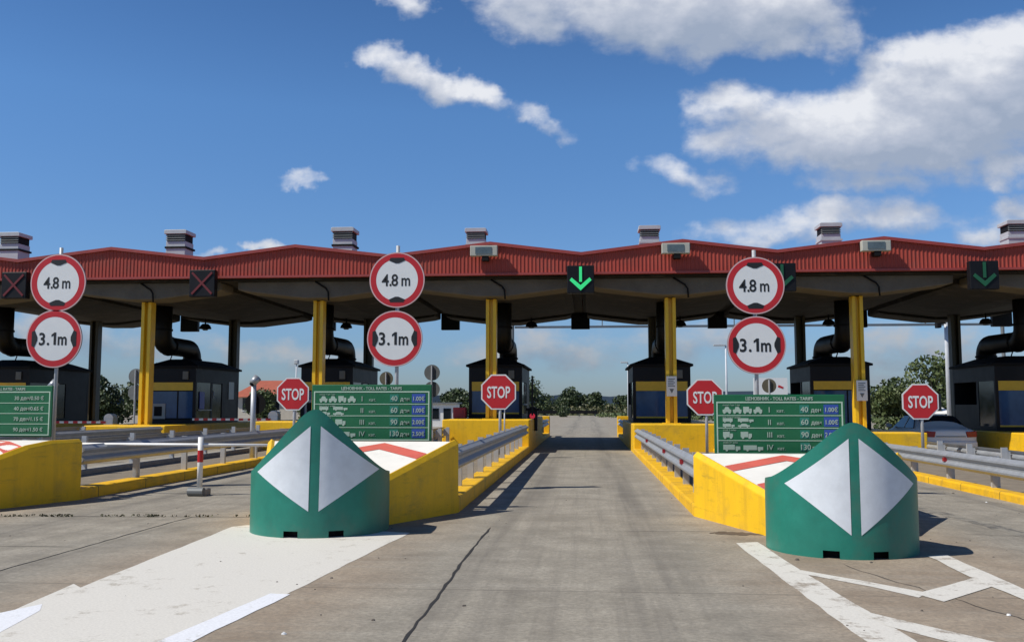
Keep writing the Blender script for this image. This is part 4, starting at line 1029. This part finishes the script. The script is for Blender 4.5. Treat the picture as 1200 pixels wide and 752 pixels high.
# ------------------------------------------------------------------ silver car
def car(x0, yr, label):
    """rear at yr, driving away (+Y); x0 is the centre line"""
    g0 = gz(x0)
    t = thing('parked_car', (x0, yr + 2.1, g0), label, 'car')
    W = .86
    # stations along y: (y, z_low, z_belt, z_roof or None, half width low, half width roof)
    def ring(y, zl, zb_, zr, wl, wr):
        return [(-wl * .96, zl), (-wl, zl + .18), (-wl, zb_ - .12), (-wl * .965, zb_), (-wr, zr), (-wr * .6, zr + .018), (0, zr + .025), (wr * .6, zr + .018), (wr, zr), (wl * .965, zb_), (wl, zb_ - .12), (wl, zl + .18), (wl * .96, zl)]
    st = [(0.0, .34, .80, .82, .76, .66), (.06, .26, .86, .90, .82, .70), (.25, .24, .90, .945, .845, .72), (.62, .24, .91, .965, W, .72),
          (1.35, .22, .92, 1.345, W, .60), (1.75, .22, .92, 1.385, W, .60), (2.4, .22, .91, 1.375, W, .60), (3.25, .22, .89, .93, W, .70), (3.9, .24, .80, .84, .84, .68), (4.15, .30, .70, .73, .80, .6), (4.22, .36, .62, .64, .70, .5)]
    vs = []; fs = []
    for (y, *a) in st:
        for (px_, pz) in ring(y, *a): vs.append((x0 + px_, yr + y, g0 + pz))
    m = 13
    for j in range(len(st) - 1):
        for q in range(m - 1): fs.append((j * m + q, j * m + q + 1, (j + 1) * m + q + 1, (j + 1) * m + q))
        fs.append((j * m + m - 1, j * m, (j + 1) * m, (j + 1) * m + m - 1))
    fs += [tuple(range(m)), tuple(range((len(st) - 1) * m, len(st) * m))[::-1]]
    b = MB(); b.add(vs, fs); bo = b.build('body', SILV, t, smooth=True)
    sb = bo.modifiers.new('s', 'SUBSURF'); sb.levels = 1; sb.render_levels = 2
    def quad(nm, pts, m_, par=t, off=.012):
        b_ = MB(); p = [Vector(q) for q in pts]; nrm = (p[1] - p[0]).cross(p[2] - p[0]).normalized() * off
        k = len(p); b_.add([q for q in p] + [q + nrm for q in p], [tuple(range(k)), tuple(range(2 * k - 1, k - 1, -1))] + [(i, (i + 1) % k, (i + 1) % k + k, i + k) for i in range(k)])
        return b_.build(nm, m_, par)
    A = lambda dx, dy, z: (x0 + dx, yr + dy, g0 + z)
    quad('rear_window', [A(-.66, .66, .955), A(.66, .66, .955), A(.56, 1.28, 1.335), A(-.56, 1.28, 1.335)], CARG, off=.02)
    quad('windscreen', [A(-.56, 2.48, 1.36), A(.56, 2.48, 1.36), A(.68, 3.20, .95), A(-.68, 3.20, .95)], CARG, off=.02)
    for s in (-1, 1):
        pts = [A(s * .835, .95, .955), A(s * .835, 1.75, .955), A(s * .835, 3.0, .94), A(s * .635, 2.38, 1.335), A(s * .635, 1.75, 1.345), A(s * .645, 1.36, 1.315)]
        wd = quad('side_window', pts if s > 0 else pts[::-1], CARG, off=-.02 if s > 0 else -.02)
        q = MB(); q.add([A(s * .85, 1.83, .95), A(s * .85, 1.89, .95), A(s * .655, 1.84, 1.36), A(s * .655, 1.78, 1.36), A(s * .80, 1.83, .95), A(s * .80, 1.89, .95), A(s * .60, 1.84, 1.36), A(s * .60, 1.78, 1.36)],
                        [(0, 1, 2, 3), (4, 7, 6, 5), (0, 4, 5, 1), (2, 6, 7, 3), (0, 3, 7, 4), (1, 5, 6, 2)]); q.build('pillar', SILV, wd)
        b_ = MB(); b_.prism([(s * .80 + x0, g0 + .70), (s * .50 + x0, g0 + .68), (s * .46 + x0, g0 + .86), (s * .79 + x0, g0 + .88)][::s], 'y', yr - .015, yr + .14); b_.build('tail_light', TAIL, t, bev=.015)
        b_ = MB(); b_.box(x0 + s * .97 - .09, x0 + s * .97 + .09, yr + 2.95, yr + 3.07, g0 + .93, g0 + 1.06); b_.build('mirror', SILV, t, bev=.03)
        for wy in (.78, 3.32):
            b_ = MB(); b_.tube((x0 + s * .70, yr + wy, g0 + .30), (x0 + s * .875, yr + wy, g0 + .30), .30, n=28); wh = b_.build('wheel', RUB, t, bev=.02)
            b_ = MB(); b_.tube((x0 + s * .876, yr + wy, g0 + .30), (x0 + s * .885, yr + wy, g0 + .30), .19, n=20); b_.build('rim', GALVP, wh)
    b_ = MB(); b_.box(x0 - .80, x0 + .80, yr - .07, yr + .12, g0 + .30, g0 + .56); b_.build('bumper', SILV, t, bev=.05)
    b_ = MB(); b_.box(x0 - .26, x0 + .26, yr - .085, yr - .072, g0 + .42, g0 + .53); b_.build('number_plate', WSIGN, t)
    b_ = MB(); b_.box(x0 - .45, x0 + .45, yr - .02, yr + .02, g0 + .70, g0 + .715); b_.build('trim_strip', BLACKM, t)
car(11.5, 31.0, 'silver saloon car waiting under the canopy behind the right stop sign')

# ------------------------------------------------------------------ behind the plaza
t = thing('gantry', (9, 60, 0), 'thin dark overhead gantry beam crossing the road behind the canopy', 'gantry')
b = MB(); b.box(-4.6, 25.5, 59.92, 60.08, 6.33, 6.47); b.build('beam', mat('gantry_grey', (.11, .13, .15), .5), t)
for x in (1.0, 5.2, 9.3, 13.3, 17.2, 21.0): b = MB(); b.box(x - .03, x + .03, 59.95, 60.05, 6.472, 6.9); b.build('stub', SGREY, t)
for x in (-4.75, 25.6):
    b = MB(); b.tube((x, 60, -.5), (x, 60, 6.6), .11, n=10); b.build('post', SGREY, t)

def street_lamp(x, y, h, label, head=1.1, side=-1, r=.09, kind='arm'):
    t = thing('street_lamp', (x, y, gz(x)), label, 'lamp post', 'pale lamp posts beyond the canopy')
    b = MB(); b.tube((x, y, gz(x) - .1), (x, y, h), r, r * .6, n=10); b.build('pole', mat('pale_pole', (.55, .57, .60), .5), t, smooth=True)
    if kind == 'arm':
        b = MB(); b.box(min(x, x + side * head), max(x, x + side * head), y - .12, y + .12, h, h + .12); b.build('lamp_head', VENTG, t, bev=.03)
    else:
        b = MB(); b.box(x - .14, x + .14, y - .14, y + .14, h - .12, h + .16); b.build('lamp_head', VENTG, t, bev=.04)
    return t
street_lamp(17.8, 48, 8.5, 'tall white pole beside the tree at the right with a small camera', r=.14, kind='box')
t = C.objects[-1]
cm = thing('camera_box', (17.3, 47.8, 5.6), 'small dark surveillance camera on the tall white pole', 'camera')
b = MB(); b.box(17.22, 17.44, 47.6, 47.95, 5.22, 5.62); b.build('body', BLACKM, cm, bev=.03); b = MB(); b.box(17.44, 17.72, 47.75, 47.85, 5.42, 5.48); b.build('arm', BLACKM, cm)
street_lamp(10.20, 70, 5.75, 'pale lamp post just left of the right pair of round signs', head=.9, side=-1, r=.10)
street_lamp(3.9, 90, 5.4, 'pale lamp post left of the booth right of the open lane', head=.7, side=-1, r=.10)
street_lamp(-18.9, 60, 4.2, 'low pale lamp post left of a yellow column, above a stop sign', head=.5, side=-1, r=.06, kind='box')
street_lamp(16.9, 60, 6.0, 'pale lamp post seen between dark column and duct at the right', head=.5, side=-1, r=.07)

def sign_back(x, y, z, r, label, m=SGREY, post=True, two=False):
    t = thing('road_sign', (x, y, gz(x)), label, 'road sign', 'round signs seen from behind')
    b = MB(); b.disc(x, y, z, r, .02, 36); b.build('plate', m, t)
    if two: b = MB(); b.disc(x, y, z - 2 * r - .04, r, .02, 36); b.build('plate', m, t)
    b = MB(); b.tube((x, y - .04, gz(x) - .05), (x, y - .04, z + r * .85), .045, n=8); b.build('post', GALVP, t)
sign_back(-9.62, 44.6, 2.70, .33, 'brownish back of a round sign just below the middle pair of round signs', SBROWN)
sign_back(-7.40, 44.6, 2.98, .38, 'two grey round sign backs on a pale post right of the middle round signs', two=True)
sign_back(8.72, 46, 2.35, .34, 'brownish back of a round sign in front of the white panel', SBROWN)
sign_back(-16.2, 45, 1.50, .52, 'large dark round sign back in front of the red roofed house', BLACKM)
sign_back(-22.3, 45, 2.85, .38, 'two grey round sign backs left of the second yellow column from the left', two=True)

t = thing('white_panel', (11.4, 60, 0), 'white panel board standing behind the right pair of round signs', 'panel')
b = MB(); b.box(10.42, 12.5, 60, 60.12, 1.7, 3.12); b.build('panel', WSIGN, t); b = MB(); b.box(10.6, 10.7, 60.13, 60.2, -.3, 3); b.build('leg', GALVP, t); b = MB(); b.box(12.2, 12.3, 60.13, 60.2, -.3, 3); b.build('leg', GALVP, t)
b = MB(); b.prism([(11.9, 2.55), (12.2, 2.45), (12.25, 2.55), (11.95, 2.68)], 'y', 59.985, 59.998); b.build('red_mark', RSIGN, t)

def house(x0, x1, y0, y1, ze, zr, label, cat='house', wallm=PLAST, roofm=ROOFT, wins=3):
    t = thing('house', ((x0 + x1) / 2, (y0 + y1) / 2, 0), label, cat, None)
    b = MB(); b.box(x0, x1, y0, y1, -.6, ze); w = b.build('wall', wallm, t)
    b = MB(); ym = (y0 + y1) / 2; hp = (x1 - x0) * .14
    b.add([(x0 - .4, y0 - .4, ze), (x1 + .4, y0 - .4, ze), (x1 + .4, y1 + .4, ze), (x0 - .4, y1 + .4, ze), (x0 + hp, ym, zr), (x1 - hp, ym, zr)], [(0, 1, 5, 4), (1, 2, 5), (2, 3, 4, 5), (3, 0, 4), (0, 3, 2, 1)])
    b.build('roof', roofm, t)
    for k in range(wins):
        x = x0 + (x1 - x0) * (k + .5) / wins; b = MB(); b.box(x - .5, x + .5, y0 - .03, y0 + .02, .9, 2.1); wn = b.build('window', CARG, t)
        b = MB(); b.box(x - .58, x + .58, y0 - .05, y0 - .031, .82, .9); b.build('sill', WSIGN, wn)
house(-34.5, -26.5, 90, 98, 2.2, 3.9, 'long low house with a red tiled roof behind the left stop sign')
house(20.2, 21.6, 59, 61, .9, 1.5, 'small white hut left of the silver car', 'hut', WHITE, WHITE, 1)

# low white huts and vehicle-like boxes seen past the booth left of the open lane
t = thing('kiosk', (-9.0, 62, 0), 'small pale kiosk beyond the island, right of the left price board', 'kiosk')
b = MB(); b.box(-10.6, -8.7, 62, 64, -.1, 1.5); b.build('wall', WHITE, t); b = MB(); b.box(-10.75, -8.55, 61.8, 64.2, 1.502, 1.6); b.build('roof', SGREY, t)
b = MB(); b.box(-10.3, -9.8, 61.96, 61.998, .5, 1.2); b.box(-9.5, -9.0, 61.96, 61.998, .5, 1.2); b.build('window', CARG, t)

# far guard rail across the end of the road, gauge posts
guard = thing('guardrail', (-3, 118, 0), 'far dark guardrail across the end of the road seen through the open lane', 'guardrail')
b = MB(); b.box(-7.2, 1.3, 118, 118.1, .35, .72); b.build('rail', BLACKM, guard)
for x in range(-7, 2, 2):
    b = MB(); b.box(x - .06, x + .06, 118.12, 118.24, -.1, .6); b.build('post', SGREY, guard)
t = thing('bush', (-2.8, 112, 0), 'small dark round bush in front of the far guardrail', 'bush'); b = MB(); leaves(b, (-2.8, 112, .65), (.8, .8, .75), 500, .25, seed=3); b.build('foliage', LEAF, t)

# trees seen through and around the booths
TREES = [(-8.3, 128, 9.5, 6.4, 'bushy dark green tree beside the booth left of the open lane', 21, LEAF, .12, 3000, .5),
         (-2.2, 140, 6.6, 5.4, 'left half of the dark double tree crown seen through the open lane', 22, LEAF, .12, 2600, .5),
         (1.2, 140, 5.6, 4.6, 'right half of the dark double tree crown seen through the open lane', 23, LEAF, .12, 2200, .5),
         (5.8, 140, 6.0, 4.4, 'low dark tree just left of the booth right of the open lane', 24, LEAF, .12, 2200, .5),
         (17.9, 56, 5.4, 4.0, 'broad green tree between the yellow column and the tall white pole', 25, LEAF2, .05, 6500, .30),
         (28.5, 80, 8, 7.2, 'hazy pale green tree right of the rear column behind the far right booth', 26, LEAF2, .1, 2600, .5),
         (-28.5, 62, 6.5, 5.2, 'dark leafy tree left of the second yellow column from the left', 27, LEAF, .05, 4200, .36),
         (-33.5, 62, 6.0, 4.2, 'dark shrubby tree behind the far left booth', 28, LEAF, .05, 3200, .36),
         (-14.8, 105, 8.0, 4.2, 'dark tree behind the left price board', 29, LEAF, .05, 2600, .5),
         (-10.6, 95, 4.5, 4.6, 'dark tree touching the left side of the booth left of the open lane', 30, LEAF, .05, 2600, .4),
         (14.0, 120, 5.5, 5.6, 'distant tree just left of the white panel', 31, LEAF, .1, 2200, .5),
         (19.8, 135, 4.2, 4.6, 'small distant tree above the right price board', 32, LEAF2, .1, 1800, .5),
         (23.5, 62, 5.5, 2.8, 'low dark bushy tree behind the silver car', 33, LEAF, .0, 2600, .34),
         (-30.5, 86, 5, 3.4, 'brown green bush beside the red roofed house', 34, LEAF2, .0, 2400, .38),
         (-25.0, 84, 4, 2.6, 'low bush in front of the right end of the red roofed house', 35, LEAF2, .0, 2000, .38)]
for (x, y, w, h, lab, sd_, m_, c0, n_, sz) in TREES: tree(x, y, w * (.85 if y < 90 else .74), h * (.80 if y < 90 else .66), lab, sd_, m_, c0, int(n_ * 1.5), sz * .66, lumps=20, group='trees beyond the plaza')

# scrubby bank
mb = MB(); rnd = random.Random(5)
for _ in range(1500):
    x = rnd.uniform(-75, 85); y = rnd.uniform(127, 165); s = rnd.uniform(.6, 1.7)
    leaves(mb, (x, y, s * .45), (s * 1.7, s, s * .7), 30, .34, seed=rnd.random())
tag(mb.build('scrub', SCRUB), 'olive and brown scrub covering the ground beyond the end of the road', 'scrub', kind='stuff')
mb = MB()
for _ in range(500):
    x = rnd.choice([rnd.uniform(-90, -62), rnd.uniform(62, 90)]) if rnd.random() < .2 else rnd.uniform(-100, 100); y = rnd.uniform(260, 360); s = rnd.uniform(.9, 1.5)
    leaves(mb, (x, y, s * .5), (s * 2.0, s, s * .8), 26, .9, seed=rnd.random())
tag(mb.build('distant_hedge', LEAF), 'distant belt of dark bushes along the horizon', 'bushes', kind='stuff')
# grass edge by the road end
mb = MB()
for _ in range(900):
    x = rnd.uniform(1.5, 40); y = rnd.uniform(104, 127) ; leaves(mb, (x, y, .15 + gz(x)), (.5, .5, .28), 8, .3, seed=rnd.random())
tag(mb.build('grass', LEAF2), 'green grass verge at the right side of the road end', 'grass', kind='stuff')
# weeds in the joint and at kerb feet
mb = MB()
for (xa, ya, xb, yb, n_) in ((-8.6, 11.78, -4.5, 12.03, 60),):
    for _ in range(n_):
        k = rnd.random(); k = round(k * 7) / 7 + rnd.gauss(0, .035); x = xa + (xb - xa) * k; y = ya + (yb - ya) * k
        leaves(mb, (x, y + rnd.gauss(0, .012), .018), (.045, .02, .014), 7, .03, seed=rnd.random())
tag(mb.build('weeds', DRYL), 'small dry weeds growing in the slab joint at the left', 'weeds', kind='stuff')
# grit and litter
mb = MB()
def pebble(x, y, s):
    vs = []
    for q in range(6): vs.append((x + s * math.cos(q * 1.05) * rnd.uniform(.6, 1), y + s * math.sin(q * 1.05) * rnd.uniform(.6, 1), gz(x) + .001))
    vs += [(x + (v[0] - x) * .6, y + (v[1] - y) * .6, gz(x) + s * rnd.uniform(.35, .6)) for v in vs[:6]]
    mb.add(vs, [tuple(range(6, 12))] + [(q, (q + 1) % 6, (q + 1) % 6 + 6, q + 6) for q in range(6)])
for _ in range(260):
    pebble(rnd.uniform(-9, 8), rnd.uniform(5, 20), rnd.uniform(.004, .014))
for (x, y, s) in ((-.9, 6.9, .02), (-2.15, 7.9, .016), (1.95, 9.15, .03), (2.6, 9.05, .02), (6.3, 17.0, .03), (-1.45, 6.4, .018), (2.35, 7.0, .016), (1.7, 6.5, .012)): pebble(x, y, s)
tag(mb.build('grit', mat('grit_stone', (.10, .085, .07), .9, var=.4, scale=30)), 'small stones and grit scattered on the paving', 'grit', kind='stuff')
mb = MB()
for (x, y) in ((-1.93, 5.98), (6.25, 15.5), (2.9, 6.9)): pebble(x, y, .022)
tag(mb.build('paper_scraps', WSIGN), 'tiny white paper scraps lying on the paving', 'litter', kind='stuff')
